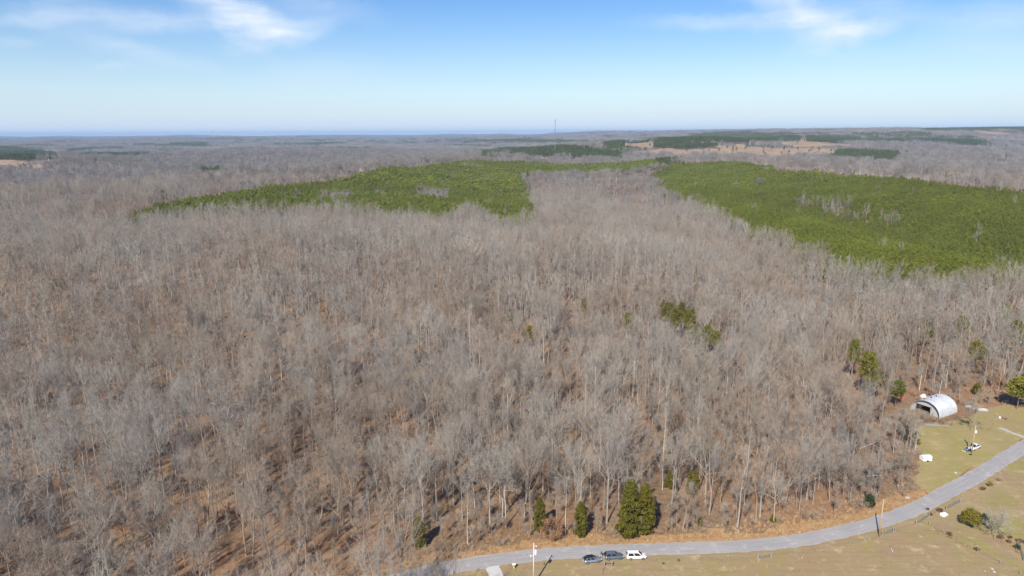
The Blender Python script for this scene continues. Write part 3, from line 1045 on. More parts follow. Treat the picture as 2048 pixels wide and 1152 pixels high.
def mass(name, pts, rot, scl, idx, sources, label, zs=None):
    pts = np.asarray(pts, np.float32)
    me = bpy.data.meshes.new(name)
    me.vertices.add(len(pts))
    me.vertices.foreach_set('co', pts.ravel())
    for nm, typ, val in (('turn', 'FLOAT', rot), ('size', 'FLOAT', scl), ('form', 'INT', idx)):
        at_ = me.attributes.new(nm, typ, 'POINT')
        at_.data.foreach_set('value', np.asarray(val, np.int32 if typ == 'INT' else np.float32))
    me.update()
    o = link(name, me)
    ng = bpy.data.node_groups.new(name, 'GeometryNodeTree')
    ng.interface.new_socket('Geometry', in_out='INPUT', socket_type='NodeSocketGeometry')
    ng.interface.new_socket('Geometry', in_out='OUTPUT', socket_type='NodeSocketGeometry')
    N, L = ng.nodes, ng.links
    gi, go = N.new('NodeGroupInput'), N.new('NodeGroupOutput')
    m2p = N.new('GeometryNodeMeshToPoints')
    L.new(gi.outputs[0], m2p.inputs[0])

    def attr(nm, typ):
        a_ = N.new('GeometryNodeInputNamedAttribute')
        a_.data_type = typ
        a_.inputs['Name'].default_value = nm
        return a_.outputs['Attribute']
    turn, size, form = attr('turn', 'FLOAT'), attr('size', 'FLOAT'), attr('form', 'INT')
    cx = N.new('ShaderNodeCombineXYZ')
    L.new(turn, cx.inputs[2])
    e2r = N.new('FunctionNodeEulerToRotation')
    L.new(cx.outputs[0], e2r.inputs[0])
    jn = N.new('GeometryNodeJoinGeometry')
    used = set(int(k) for k in np.unique(idx))
    for k, s in enumerate(sources):
        if k not in used:
            continue
        oi = N.new('GeometryNodeObjectInfo')
        oi.inputs['Object'].default_value = s
        oi.inputs['As Instance'].default_value = False
        cmp_ = N.new('FunctionNodeCompare')
        cmp_.data_type, cmp_.operation = 'INT', 'EQUAL'
        L.new(form, cmp_.inputs[2])
        cmp_.inputs[3].default_value = k
        ip = N.new('GeometryNodeInstanceOnPoints')
        L.new(m2p.outputs[0], ip.inputs['Points'])
        L.new(cmp_.outputs[0], ip.inputs['Selection'])
        L.new(oi.outputs['Geometry'], ip.inputs['Instance'])
        L.new(e2r.outputs[0], ip.inputs['Rotation'])
        L.new(size, ip.inputs['Scale'])
        L.new(ip.outputs[0], jn.inputs[0])
    L.new(jn.outputs[0], go.inputs[0])
    md = o.modifiers.new('scatter', 'NODES')
    md.node_group = ng
    for s in sources:
        for m in s.data.materials:
            if m.name not in [q.name for q in me.materials]:
                me.materials.append(m)
    return tag(o, label, None, None, 'stuff')


def scatter(r0, r1, step, seed, half_angle=46, x_extra=70):
    """jittered grid of points between two ranges inside a wide wedge"""
    rs = np.random.RandomState(seed)
    ymax = r1
    xm = r1 * math.tan(R(half_angle)) + x_extra
    nx, ny = int(2 * xm / step), int(ymax / step)
    X, Y = np.meshgrid(np.arange(nx) * step - xm, np.arange(ny) * step + 30, indexing='ij')
    X = X + rs.uniform(-.48, .48, X.shape) * step
    Y = Y + rs.uniform(-.48, .48, Y.shape) * step
    x, y = X.ravel(), Y.ravel()
    r = np.hypot(x, y)
    k = (r >= r0) & (r < r1) & (np.abs(x) < y * math.tan(R(half_angle)) + x_extra)
    return x[k], y[k], rs


def wooded(x, y, margin=6.5):
    """True where bare woodland stands"""
    r = np.hypot(x, y)
    sd = np.full(x.shape, 999.0)
    nr = r < 1200
    sd[nr] = road_side(x[nr], y[nr])
    past = pasture_mask(x, y, sd)
    ok = (np.abs(sd) > margin) & ~past & ~in_poly(x, y, YARD)
    wx, wy = wobble(x, y, 9, 55, 71)
    pin = (in_poly(wx, wy, PINE_R) & ~in_poly(wx, wy, DRAW_R)) | (in_poly(wx, wy, PINE_L) & ~any_poly(wx, wy, HOLES_L)) | any_poly(wx, wy, FAR_PINES)
    pin &= np.random.RandomState(77).rand(len(x)) > np.where(in_poly(wx, wy, PINE_L), .04, .006)
    fr_ = (r > 1100) & (any_poly(x, y, CLEAR_FRONT) | any_poly(x, y, PINE_FRONT))
    return ok & ~pin & ~fr_ & ~in_poly(x, y, PATH), sd


TINT_FORMS = {'pale': [1, 4, 8], 'grey': [0, 3, 6, 7], 'brown': [2, 5, 9]}


def stand_forms(x, y, rs, far=False):
    """trees of a kind tend to stand together"""
    f1, f2 = roll_noise(x, y, 120, 81), roll_noise(x, y, 85, 82)
    sc = np.stack([f1 * .9 - .25, f2 * .9 + .15, -.6 * f1 - .6 * f2 + .2], 1) + rs.gumbel(0, .55, (len(x), 3))
    cls = np.argmax(sc, 1)
    out = np.zeros(len(x), int)
    for c_, nm in enumerate(('pale', 'grey', 'brown')):
        pool = np.array([k_ for k_ in TINT_FORMS[nm] if k_ < (6 if far else 10)])
        out = np.where(cls == c_, pool[rs.randint(0, len(pool), len(x))], out)
    return out


# where a feature shows through the wood nothing tall stands close in front of it: (pixel, metres towards the viewer, half width)
OPEN_PX = [((px, py), 30, 4.5) for px, py in ((1328, 656), (1338, 665), (1350, 682), (1362, 668), (1378, 692), (1384, 705), (1412, 712), (1434, 716), (1355, 452))]
OPEN_PX += [((px, py), 16, 3.5) for px, py in ((1020, 668), (1062, 700), (1256, 680), (1395, 735), (2006, 668), (2024, 712), (1918, 690), (1946, 745), (1852, 700), (1767, 758), (1878, 790), (1838, 784), (1953, 788))]
OPEN_PX += [((px, py), 26, 4.5) for px, py in ((1702, 755), (1730, 792), (1745, 800), (1789, 812), (2034, 818), (2046, 700), (1805, 800))]
OPEN_PX += [((px, py), 9, 3.5) for px, py in ((1259, 1071), (1289, 1066), (1161, 1071), (1080, 1062), (839, 1094), (1102, 1080))]
OPENINGS = [(at(*p)[:2], ln_, hw_) for p, ln_, hw_ in OPEN_PX]


def in_opening(x, y):
    m = np.zeros(np.shape(x), bool)
    for (cx_, cy_), ln_, hw_ in OPENINGS:
        q_ = math.hypot(cx_, cy_)
        ux, uy = -cx_ / q_, -cy_ / q_
        t_ = (x - cx_) * ux + (y - cy_) * uy
        d_ = np.abs((x - cx_) * uy - (y - cy_) * ux)
        m |= (t_ > -3) & (t_ < ln_) & (d_ < hw_)
    return m


HUT_POS = at(1878, 826)
x, y, rs = scatter(95, 340, 5.35, 1)
ok, sd = wooded(x, y, 8.0)
ok &= np.hypot(x - HUT_POS[0], y - HUT_POS[1]) > 15
dens = .76 + .34 * roll_noise(x, y, 32, 31) + .18 * roll_noise(x, y, 110, 32)
ok &= (rs.rand(len(x)) < np.clip(dens, .22, .98)) & ~in_opening(x, y)
# the corner by the house is thinner
ok &= ~((x > 120) & (y < 330) & (rs.rand(len(x)) < .35))
yedge = seg_dist(x, y, YARD + YARD[:1])
ok &= ~((yedge < 11) & (rs.rand(len(x)) < .6))
x, y, yedge = x[ok], y[ok], yedge[ok]
z = ground_z(x, y)
form = stand_forms(x, y, rs)
size = np.clip(rs.normal(.9, .13, len(x)), .6, 1.2) * np.where(rs.rand(len(x)) < .22, .66, 1) * (1 + .08 * roll_noise(x, y, 90, 34)) * np.clip(.55 + yedge / 45, .55, 1)
turn = rs.uniform(0, 6.283, len(x))
hts = np.array([s[0] for s in SPECS])[form] * size
px, py, dep = project(x, y, z + hts * .6)
pbx, pby, _ = project(x, y, z)
shown = (px > 6) & (px < 2042) & (py > 20) & (py < 1138) & (dep > 60)
score = np.where(shown, hts / dep, 0) * np.where(pby < 1152, 1.0, .93)
pick = np.argsort(-score)[:300]
sel = np.zeros(len(x), bool)
sel[pick] = True
NEAR_INDIV = dict(x=x[sel], y=y[sel], z=z[sel], form=form[sel], size=size[sel], turn=turn[sel])
allx, ally, allz, allf, alls, allt = [x[~sel]], [y[~sel]], [z[~sel]], [form[~sel]], [size[~sel]], [turn[~sel]]
for r0, r1, step, base, cnt, seed, sc in ((340, 1250, 5.9, 10, 10, 2, 1.0), (850, 3600, 15.0, 20, 6, 3, 1.0)):
    x, y, rs = scatter(r0, r1, step, seed, 44)
    ok, _ = wooded(x, y, 8.0)
    change = 1050 + rs.normal(0, 75, len(x)) + 60 * roll_noise(x, y, 200, 36)      # where single trees give way to groups
    ok &= (np.hypot(x, y) < change) if base == 10 else (np.hypot(x, y) > change)
    ok &= (rs.rand(len(x)) < np.clip(.80 + .34 * roll_noise(x, y, 36 if step < 10 else 160, 33) + .12 * roll_noise(x, y, 120, 35), .25, .98)) & ~in_opening(x, y)
    x, y = x[ok], y[ok]
    allx.append(x)
    ally.append(y)
    allz.append(ground_z(x, y))
    allf.append(base + stand_forms(x, y, rs, base == 20))
    alls.append(np.clip(rs.normal(.92, .13, len(x)), .6, 1.25) * (1 + .08 * roll_noise(x, y, 90, 34)) * np.where(in_poly(x, y, PINE_R) | in_poly(x, y, PINE_L), .82, 1))
    allt.append(rs.uniform(0, 6.283, len(x)))
cat = np.concatenate
mass('bare_woodland', np.stack([cat(allx), cat(ally), cat(allz)], 1), cat(allt), cat(alls), cat(allf), BARE_SRC + MID_SRC + FAR_SRC,
     'grey brown leafless winter wood rolling away behind the nearest trees')
print('bare trees', sum(len(q) for q in allx))

# far woods
fx, fy, ff, fs_, ft = [], [], [], [], []
for r0, r1, step, sc, seed in ((3600, 6500, 62, 1.0, 5), (6500, 13000, 150, 2.1, 6)):
    x, y, rs = scatter(r0, r1, step, seed, 42)
    ok = ~any_poly(x, y, CLEAR_FRONT)
    ok &= rs.rand(len(x)) < .93
    x, y = x[ok], y[ok]
    ever = any_poly(x, y, FAR_PINES) | (roll_noise(x, y, 900, 41) + .7 * roll_noise(x, y, 380, 42) > .5)
    fx.append(x)
    fy.append(y)
    ff.append(np.where(ever, 5 + rs.randint(0, 3, len(x)), rs.randint(0, 5, len(x))))
    fs_.append(rs.uniform(.85, 1.15, len(x)) * (1 if sc < 1.5 else 1.15))
    ft.append(rs.uniform(0, 6.283, len(x)))
fx, fy = cat(fx), cat(fy)
mass('distant_woodland', np.stack([fx, fy, ground_z(fx, fy) - 1], 1), cat(ft), cat(fs_), cat(ff), PATCH_SRC + EVER_PATCH,
     'hazy far-off wooded hills below the horizon')
print('far patches', len(fx))

# pine plantations
X, Y, rs = scatter(380, 2100, 3.1, 7, 44)
wx, wy = wobble(X, Y, 9, 55, 71)
wx, wy = wx + rs.normal(0, 5, len(X)), wy + rs.normal(0, 5, len(X))
pm = (in_poly(wx, wy, PINE_R) & ~in_poly(wx, wy, DRAW_R) & ~in_poly(X, Y, GAP_R)) | (in_poly(wx, wy, PINE_L) & ~any_poly(wx, wy, HOLES_L))
keep = pm & (rs.rand(len(X)) < np.where(np.hypot(X, Y) > 1150, .5, .95)) & ~in_poly(X, Y, PATH)
for q in TRACKS:
    keep &= seg_dist(X, Y, q) > 4.5
x, y = X[keep], Y[keep]
z = ground_z(x, y)
rr = np.hypot(x, y)
form = np.where(rr < 1150, rs.randint(0, 4, len(x)), 4 + rs.randint(0, 2, len(x)))
size = np.clip(rs.normal(1, .10, len(x)), .7, 1.3) * np.where(in_poly(x, y, PINE_L), 1.2, .9) * (1 + .07 * roll_noise(x, y, 70, 93))
turn = rs.uniform(0, 6.283, len(x))
px, py, dep = project(x, y, z + 8)
shown = (px > 8) & (px < 2040)
pick = np.argsort(-np.where(shown, 1 / dep, 0))[:300]
sel = np.zeros(len(x), bool)
sel[pick] = True
PINE_INDIV = dict(x=x[sel], y=y[sel], z=z[sel], form=form[sel] % 4, size=size[sel], turn=turn[sel])
X, Y, rs = scatter(1200, 4200, 6.5, 8, 42)
k = (any_poly(X, Y, CLEARINGS) & (rs.rand(len(X)) < .010)) | any_poly(*wobble(X + rs.normal(0, 14, len(X)), Y + rs.normal(0, 30, len(X)), 14, 110, 71), FAR_PINES) & ~any_poly(X, Y, CLEAR_FRONT) & (rs.rand(len(X)) < .85)
# a scatter of lone evergreens through the bare woods
X2, Y2, rs2 = scatter(450, 3600, 30, 9, 42)
w2, _ = wooded(X2, Y2)
k2 = w2 & (rs2.rand(len(X2)) < .035 * (1 + (np.hypot(X2, Y2) > 1600) * 2.0))
ax = cat([x[~sel], X[k], X2[k2]])
ay = cat([y[~sel], Y[k], Y2[k2]])
af = cat([form[~sel], np.full(k.sum(), 6), np.full(k2.sum(), 6)])
as_ = cat([size[~sel], rs.uniform(.85, 1.25, k.sum()), rs2.uniform(.8, 1.35, k2.sum())])
at2 = cat([turn[~sel], rs.uniform(0, 6.28, k.sum()), rs2.uniform(0, 6.28, k2.sum())])
mass('pine_plantation', np.stack([ax, ay, ground_z(ax, ay)], 1), at2, as_, af, PINE_SRC + PINE_FAR_SRC,
     'dense green pine plantations covering the two middle-distance hillsides')
print('pines', len(ax))

# undergrowth: bare saplings and brush under the trees, thicker along the wood's edge
BR = [source('brush_form', brush_form(600 + i, 3.4, 3.6, 34).mesh('form', BRUSH_MAT)) for i in range(3)]
SAP = [source('sapling_form', join_form(*bare_tree_form(620 + i, 7.5, 3.0, False, 1), [BARK['brown'], TWIG[('brown', 'grey')[i % 2]]])) for i in range(3)]
x, y, rs = scatter(95, 480, 3.3, 12, 44)
ok, sd = wooded(x, y, 5.5)
edge = np.maximum(np.clip(1 - (np.abs(sd) - 5) / 24, 0, 1), np.clip(1 - seg_dist(x, y, YARD + YARD[:1]) / 22, 0, 1))
ok &= rs.rand(len(x)) < np.clip(.42 + .16 * roll_noise(x, y, 40, 51) + .55 * edge, 0, .95)
ok &= np.hypot(x - HUT_POS[0], y - HUT_POS[1]) > 11
x, y, edge = x[ok], y[ok], edge[ok]
f = np.where(rs.rand(len(x)) < .45, rs.randint(0, 3, len(x)), 3 + rs.randint(0, 3, len(x)))
mass('undergrowth', np.stack([x, y, ground_z(x, y)], 1), rs.uniform(0, 6.28, len(x)), rs.uniform(.45, 1.1, len(x)) * np.where(edge > .3, .85, 1), f, BR + SAP,
     'tangled bare brush and saplings under the winter trees')
# dry grass on the verges and rough pasture
TF = [source('tuft_form', tuft_form(640 + i, .75, .9).mesh('form', DRYGRASS)) for i in range(3)]
x, y, rs = scatter(110, 330, 1.0, 13, 44, 60)
sd = road_side(x, y)
yd = in_poly(x, y, YARD)
past = pasture_mask(x, y, sd)
clump = roll_noise(x, y, 9, 61) + .6 * roll_noise(x, y, 4, 62)
ok = (sd > 2.7) & (sd < 12) & ~yd & (rs.rand(len(x)) < .75 * np.clip((13 - sd) / 5, 0, 1)) | past & (np.abs(sd) > 2.6) & (np.abs(sd) < 3.6) & (rs.rand(len(x)) < .4) | (past & (np.abs(sd) > 3.4) & (clump > .75) & (rs.rand(len(x)) < .5)) | (yd & (np.abs(sd) > 3.4) & (clump > .9) & (rs.rand(len(x)) < .4))
bx, by = project(x, y, ground_z(x, y))[:2]
ok &= (bx > -150) & (bx < 2200) & (by < 1250)
x, y, sd = x[ok], y[ok], sd[ok]
mass('dry_grass', np.stack([x, y, ground_z(x, y)], 1), rs.uniform(0, 6.28, len(x)), rs.uniform(.5, 1.15, len(x)) * np.where(sd > 0, 1.0, .45), rs.randint(0, 3, len(x)), TF,
     'tawny dry grass along the road verge and pasture')

# ------------------------------------------------------------------ single trees
ORD = ['first', 'second', 'third', 'fourth', 'fifth', 'sixth', 'seventh', 'eighth', 'ninth', 'tenth', 'eleventh', 'twelfth', 'thirteenth', 'fourteenth',
       'fifteenth', 'sixteenth', 'seventeenth', 'eighteenth', 'nineteenth', 'twentieth']


def ordinal(n):
    if n < 20:
        return ORD[n]
    if n >= 99:
        return 'hundred-and-' + ordinal(n - 100) if n > 99 else 'hundredth'
    tens = ['twenty', 'thirty', 'forty', 'fifty', 'sixty', 'seventy', 'eighty', 'ninety'][(n + 1) // 10 - 2]
    u = (n + 1) % 10
    return tens + '-' + ORD[u - 1] if u else tens[:-1] + 'ieth'


def stand(mesh_pair, name, label, cat_, loc, rz, s, group=None, names=('trunk', 'crown')):
    e = thing(name, label, cat_, loc, rz, group, s)
    for nm, me in zip(names, mesh_pair):
        link(nm, me, e)
    return e


MARKS = [(160, 'at the far left edge'), (420, 'in the lower left wood'), (660, 'left of the road end'), (860, 'where road enters trees'),
         (1010, 'behind the driveway'), (1120, 'behind the transformer pole'), (1200, 'behind the black-roofed car'), (1300, 'around the twin cedars'),
         (1400, 'right of the twin cedars'), (1480, 'above the road middle'), (1600, 'above the small gate'), (1720, 'above the road bend'), (1800, 'above the tan pole'),
         (1880, 'left of the trailer'), (2100, 'near the arched hut')]
ROWS = [(1010, 'back'), (1085, 'middle'), (3000, 'front')]
D = NEAR_INDIV
bx, by, _ = project(D['x'], D['y'], D['z'])
cells = {}
for i in range(len(bx)):
    mk = next(t for lim, t in MARKS if bx[i] < lim or lim == 2100)
    rw = next(t for lim, t in ROWS if by[i] < lim)
    sp = SPECS[D['form'][i]]
    look = ('short ' if sp[0] * D['size'][i] < 15 else 'tall ' if sp[0] * D['size'][i] > 22 else '') + {'pale': 'pale', 'grey': 'grey', 'brown': 'brownish'}[sp[3]] + (' spreading' if sp[2] else ' slender')
    cells.setdefault((mk, rw, look), []).append(i)
for (mk, rw, look), ids in cells.items():
    ids.sort(key=lambda i: bx[i])
    for n_, i in enumerate(ids):
        w = f'{look} bare tree {mk}, {rw} row' + (f', {ordinal(n_)} from left' if len(ids) > 1 else '')
        stand(near_mesh[D['form'][i]], 'bare_tree', w, 'tree', (D['x'][i], D['y'][i], D['z'][i]), D['turn'][i], D['size'][i], 'bare trees of the near wood')

D = PINE_INDIV
bx, by, _ = project(D['x'], D['y'], D['z'] + 8)
cells = {}
for i in range(len(bx)):
    side = 'right hillside plantation' if bx[i] > 1200 else 'left hillside plantation'
    band = 'near left end' if bx[i] < 1750 else 'near middle' if bx[i] < 1900 else 'near right end'
    s = D['size'][i]
    look = 'small' if s < .9 else 'tall' if s > 1.04 else 'mid-sized'
    cells.setdefault((side, band, look), []).append(i)
for (side, band, look), ids in cells.items():
    ids.sort(key=lambda i: bx[i])
    for n_, i in enumerate(ids):
        stand(pine_near_mesh[D['form'][i]], 'pine_tree', f'{look} green pine at the {band} of {side}, {ordinal(n_)} such from left', 'tree',
              (D['x'][i], D['y'][i], D['z'][i]), D['turn'][i], D['size'][i], 'pines at the edge of the plantation')


def place_form(form, mats, name, label, px, py, group=None, rz=0.0):
    tr, cr = form
    e = thing(name, label, 'tree' if 'tree' in name else 'shrub', at(px, py), rz, group)
    tr.build('trunk', mats[0], e, True)
    cr.build('crown', mats[1], e)
    return e


for sd_, px, py, h, w, lab in (
        (1, 1259, 1071, 15.8, 6.4, 'biggest dense green cedar beside the road, taller of the twin pair'),
        (2, 1288, 1066, 14.2, 5.2, 'dense green cedar crowding the right side of the biggest roadside cedar'),
        (3, 1161, 1071, 9.6, 4.0, 'lone narrow green cedar on the verge behind the black-roofed hatchback'),
        (4, 1080, 1062, 9.8, 3.4, 'narrow green cedar standing behind the rusty-leaved oak'),
        (5, 839, 1094, 8.6, 3.6, 'dark olive cedar among bare trunks where the road enters the wood')):
    place_form(cedar_form(700 + sd_, h, w, 1.15 if sd_ < 3 else .9), (PINE_BARK, CEDAR_MAT), 'cedar_tree', lab, px, py, 'cedars along the road')
for sd_, px, py, h, w, lab in (
        (6, 1384, 985, 7, 4.4, 'olive evergreen half hidden by bare branches right of the twin cedars'),
        (7, 1341, 975, 5.5, 4.0, 'dim olive evergreen directly behind the bare trees right of the twin cedars'),
        (8, 1398, 1050, 1.8, 2.2, 'low green cedar seedling at the foot of the roadside wood'),
        (9, 1546, 1043, 2.0, 1.8, 'tiny green cedar on the verge under tall bare trunks'),
        (10, 1738, 1012, 3.6, 3.0, 'dark green cedar beside the leaning grey thicket at the bend'),
        (11, 1953, 788, 4.6, 3.6, 'small pointed cedar in the scrub behind the metal hut'),
        (12, 1822, 885, 4.6, 5.2, 'spreading green cedar at the yard edge left of the gravel strip'),
        (13, 205, 1148, 4.6, 3.0, 'small green cedar at the bottom of the left wood'),
        (14, 1810, 880, 5.5, 2.6, 'slim dark cedar among pale stems at the yard edge')):
    place_form(cedar_form(700 + sd_, h, w, .6), (PINE_BARK, CEDAR_MAT if sd_ not in (10, 14) else CEDAR_DARK), 'cedar_tree', lab, px, py, 'cedars along the road')
for i, (px, py, h, w, lab) in enumerate((
        (1702, 758, 18, 5.7, 'tall bushy pine left of the white-barked sycamore'), (1730, 795, 19, 7.8, 'broad yellow green pine in front of the white-barked sycamore'),
        (1747, 803, 13, 5.5, 'small pine tucked right of the broad yellow green pine'), (1790, 814, 10.5, 6.0, 'short green pine close to the red drum'),
        (2034, 818, 12, 9.5, 'wide spreading pine at the right edge behind the yard'), (2060, 800, 14, 8, 'green pine cut off by the right edge of view'),
        (2046, 700, 12, 5, 'small pine high on the right edge of the wood'))):
    place_form(pine_form(720 + i, h, w, 0, True), (PINE_BARK, [LONE_PINE, PINE_BARK]), 'pine_tree', lab, px, py, 'lone pines near the yard')
for i, (px, py, h, w, lab) in enumerate((
        (1328, 656, 15, 5, 'leftmost pine of the green clump inside the bare wood'), (1338, 665, 16, 5, 'second pine from the left in the green clump inside the wood'),
        (1350, 682, 17, 5.7, 'broad pine in the left half of the woodland clump'), (1362, 668, 17, 5.5, 'tallest upright pine in the middle of the woodland clump'),
        (1378, 692, 19, 6.6, 'largest dark pine in the middle of the woodland clump'), (1384, 705, 14, 5.3, 'lower golden pine in front of the largest clump pine'),
        (1412, 712, 15, 6.1, 'round green pine right of centre in the woodland clump'), (1434, 716, 13, 5.5, 'golden pine at the right end of the woodland clump'),
        (1020, 668, 13, 5, 'lone green pine inside the bare wood left of the clump'), (1062, 700, 12, 5.5, 'lone olive pine right of the other lone woodland pine'),
        (1256, 680, 14, 6, 'dark pine among bare trees left of the woodland clump'), (1168, 640, 12, 5, 'dim pine behind the bare crowns left of the clump'), (1355, 452, 13, 7, 'single pine in the bare draw below the right plantation'),
        (1395, 735, 11, 5, 'low pine in front of the woodland clump'),
        (2006, 668, 16, 6, 'dark pine high in the right wood near the picture edge'), (2024, 712, 17, 7, 'broad dark pine in the right wood above the spreading edge pine'),
        (1918, 690, 15, 6, 'dim pine in the right wood above the hut'), (1946, 745, 14, 7, 'olive pine in the scrub a little above the hut'), (1535 + 317, 700, 14, 5, 'dim slim pine in the right wood left of the others'))):
    place_form(pine_form(740 + i, h, w, 0, True), (PINE_BARK, [LONE_PINE, PINE_BARK]), 'pine_tree', lab, px, py, 'pines scattered in the bare wood')

# white-barked sycamores and other notable bare trees
for i, (px, py, h, w, lab) in enumerate((
        (1767, 758, 19, 9, 'white-barked bare sycamore standing high in the wood left of the hut'), (1878, 790, 13, 5, 'white-barked bare tree right behind the metal hut'),
        (1838, 784, 12, 4, 'thin white-barked tree left of the one behind the hut'))):
    place_form(bare_tree_form(760 + i, h, w, i == 0, 0), (WHITE_BARK, TWIG['pale']), 'sycamore_tree', lab, px, py, 'white-barked trees')
t_ = place_form(bare_tree_form(770, 6.5, 8.0, True, 0), (BARK['grey'], TWIG['pale']), 'bare_tree', 'small bare tree alone in the pasture beside the round golden shrub', 1989, 1081)
t_ = place_form(bare_tree_form(771, 8.0, 13, True, 0), (BARK['grey'], TWIG['brown']), 'bare_tree', 'low spreading bare tree in the yard between hut and pole', 1942, 862)
for i, (px, py, h, w, lab) in enumerate(((1803, 968, 13, 9, 'multi-stemmed bare tree at the yard corner below the white trailer'), (1700, 1002, 11, 13, 'low grey thicket tree sprawling at the road bend'),
                                        (1818, 905, 12, 4, 'pale slim bare tree at the yard edge behind the white trailer'), (1830, 900, 11, 4, 'pale slim bare tree just left of the yard'))):
    place_form(bare_tree_form(775 + i, h, w, i < 2, 0), (BARK['pale' if i > 1 else 'grey'], TWIG['brown' if i < 2 else 'pale']), 'bare_tree', lab, px, py)
# oak that kept its brown leaves
rs = np.random.RandomState(780)
tr, cr = bare_tree_form(780, 6.2, 6.5, True, 1)
cr2 = MB()
for i in range(42):
    d = unit(rs.normal(0, 1, 3))
    leaf_cloud(cr2, rs, (d[0] * 2.6, d[1] * 2.6, 3.4 + d[2] * 2.2), (.8, .8, .6), 26, .36, .9)
place_form((tr, cr2), (BARK['brown'], LEAF_BROWN), 'oak_tree', 'small oak holding rusty brown leaves on the verge above the utility pole', 1102, 1080)

# shrubs in the pasture and yard
place_form(shrub_form(800, 4.8, 5.4, 130, .34, .6), (PINE_BARK, SHRUB_GREEN), 'evergreen_shrub', 'large round golden green shrub standing in the right pasture', 1940, 1053)
place_form(shrub_form(801, 2.8, 3.6, 40, .32), (PINE_BARK, CEDAR_DARK), 'evergreen_shrub', 'dark green shrub squeezed between the golden shrub and bare tree', 1968, 1050)
for i, (px, py, w, h, m, lab) in enumerate((
        (1965, 980, 1.8, 1.2, SHRUB_BROWN, 'low brown bush paired with a green one beyond the road'), (1979, 972, 2.0, 1.6, SHRUB_GREEN, 'low green bush paired with a brown one beyond the road'),
        (2000, 962, 1.8, 1.3, BRUSH_MAT, 'faint grey bush right of the paired bushes'),
        (2001, 1078, 1.6, 1.2, SHRUB_BROWN, 'dark brown bush right of the lone pasture tree'), (2018, 1086, 1.2, 1.0, SHRUB_BROWN, 'lower dark tussock in the cluster right of the pasture tree'),
        (2020, 1077, 1.0, .9, SHRUB_BROWN, 'upper dark tussock in the cluster right of the pasture tree'), (2038, 1084, 1.5, 1.0, SHRUB_BROWN, 'dark tussock near the right edge above the green gate'),
        (2046, 1086, 1.2, .9, SHRUB_BROWN, 'rightmost dark tussock at the picture edge'), (2034, 1098, 1.8, 1.3, CEDAR_DARK, 'dark green weed clump at the head of the right gate'),
        (1953, 1101, 1.3, 1.0, SHRUB_BROWN, 'single dark tussock on the grass boundary line'), (1899, 1071, 1.6, 1.0, SHRUB_BROWN, 'dark tussock at the upper end of the boundary line'),
        (1880, 1024, 1.9, 1.2, SHRUB_BROWN, 'brown weeds left of the white sheet by the road'), (1861, 1031, 1.2, .9, SHRUB_BROWN, 'brown weed clump at the end of the green gate'),
        (1855, 1020, .9, .7, SHRUB_BROWN, 'small dark weed clump on the road edge at the bend'), (1889, 848, 6.0, 2.4, BRUSH_MAT, 'brown bush growing against the side of the metal hut'),
        (1725, 1012, 5.5, 2.6, BRUSH_MAT, 'grey brown bush at the foot of the bend thicket'), (1357, 1122, .6, .5, SHRUB_BROWN, 'dark tuft in the grass right of the white minivan'),
        (1327, 1128, .6, .4, SHRUB_BROWN, 'small dark tuft below the white minivan'), (2010, 868 - 30, 3.0, 1.3, BRUSH_MAT, 'dull brown bush beside the yard path'))):
    if m is BRUSH_MAT:
        e = thing('bush', lab, 'shrub', at(px, py))
        brush_form(810 + i, h, w, 40, .035).build('stem', BRUSH_MAT, e)
        tr, cr = shrub_form(830 + i, w, h, 16, .2)
        cr.build('crown', SHRUB_BROWN if i == 14 else BRUSH_MAT, e)
    else:
        place_form(shrub_form(810 + i, w, h, 26, .22), (PINE_BARK, m), 'bush', lab, px, py)


# ------------------------------------------------------------------ vehicles
CAR_MAT = {}


def paint(name, col, metal=.5, rough=.28):
    t = NT(name)
    t.p.inputs['Coat Weight'].default_value = .6
    t.p.inputs['Coat Roughness'].default_value = .08
    return t.out(col, rough, metal, .5)


STEEL_BLUE = paint('blue grey metallic paint', (.17, .22, .28))
SILVER_BLUE = paint('silver blue metallic paint', (.30, .36, .43))
CAR_WHITE = paint('white car paint', (.80, .79, .78), 0, .3)
CAR_BLUE = paint('blue paint', (.10, .20, .42), 0, .4)
BLACK_GLOSS = paint('black gloss roof', (.012, .013, .016), 0, .1)
GLASS = paint('dark car glass', (.015, .018, .022), 0, .06)
TYRE = plain('tyre rubber', (.025, .025, .025), .85)
RIM = plain('alloy rim', (.45, .46, .47), .35, .8)
LAMP = plain('clear lamp', (.7, .72, .75), .15)
TAIL = plain('red tail lamp', (.35, .02, .02), .2)
BLACK_TRIM = plain('black trim', (.03, .03, .03), .6)


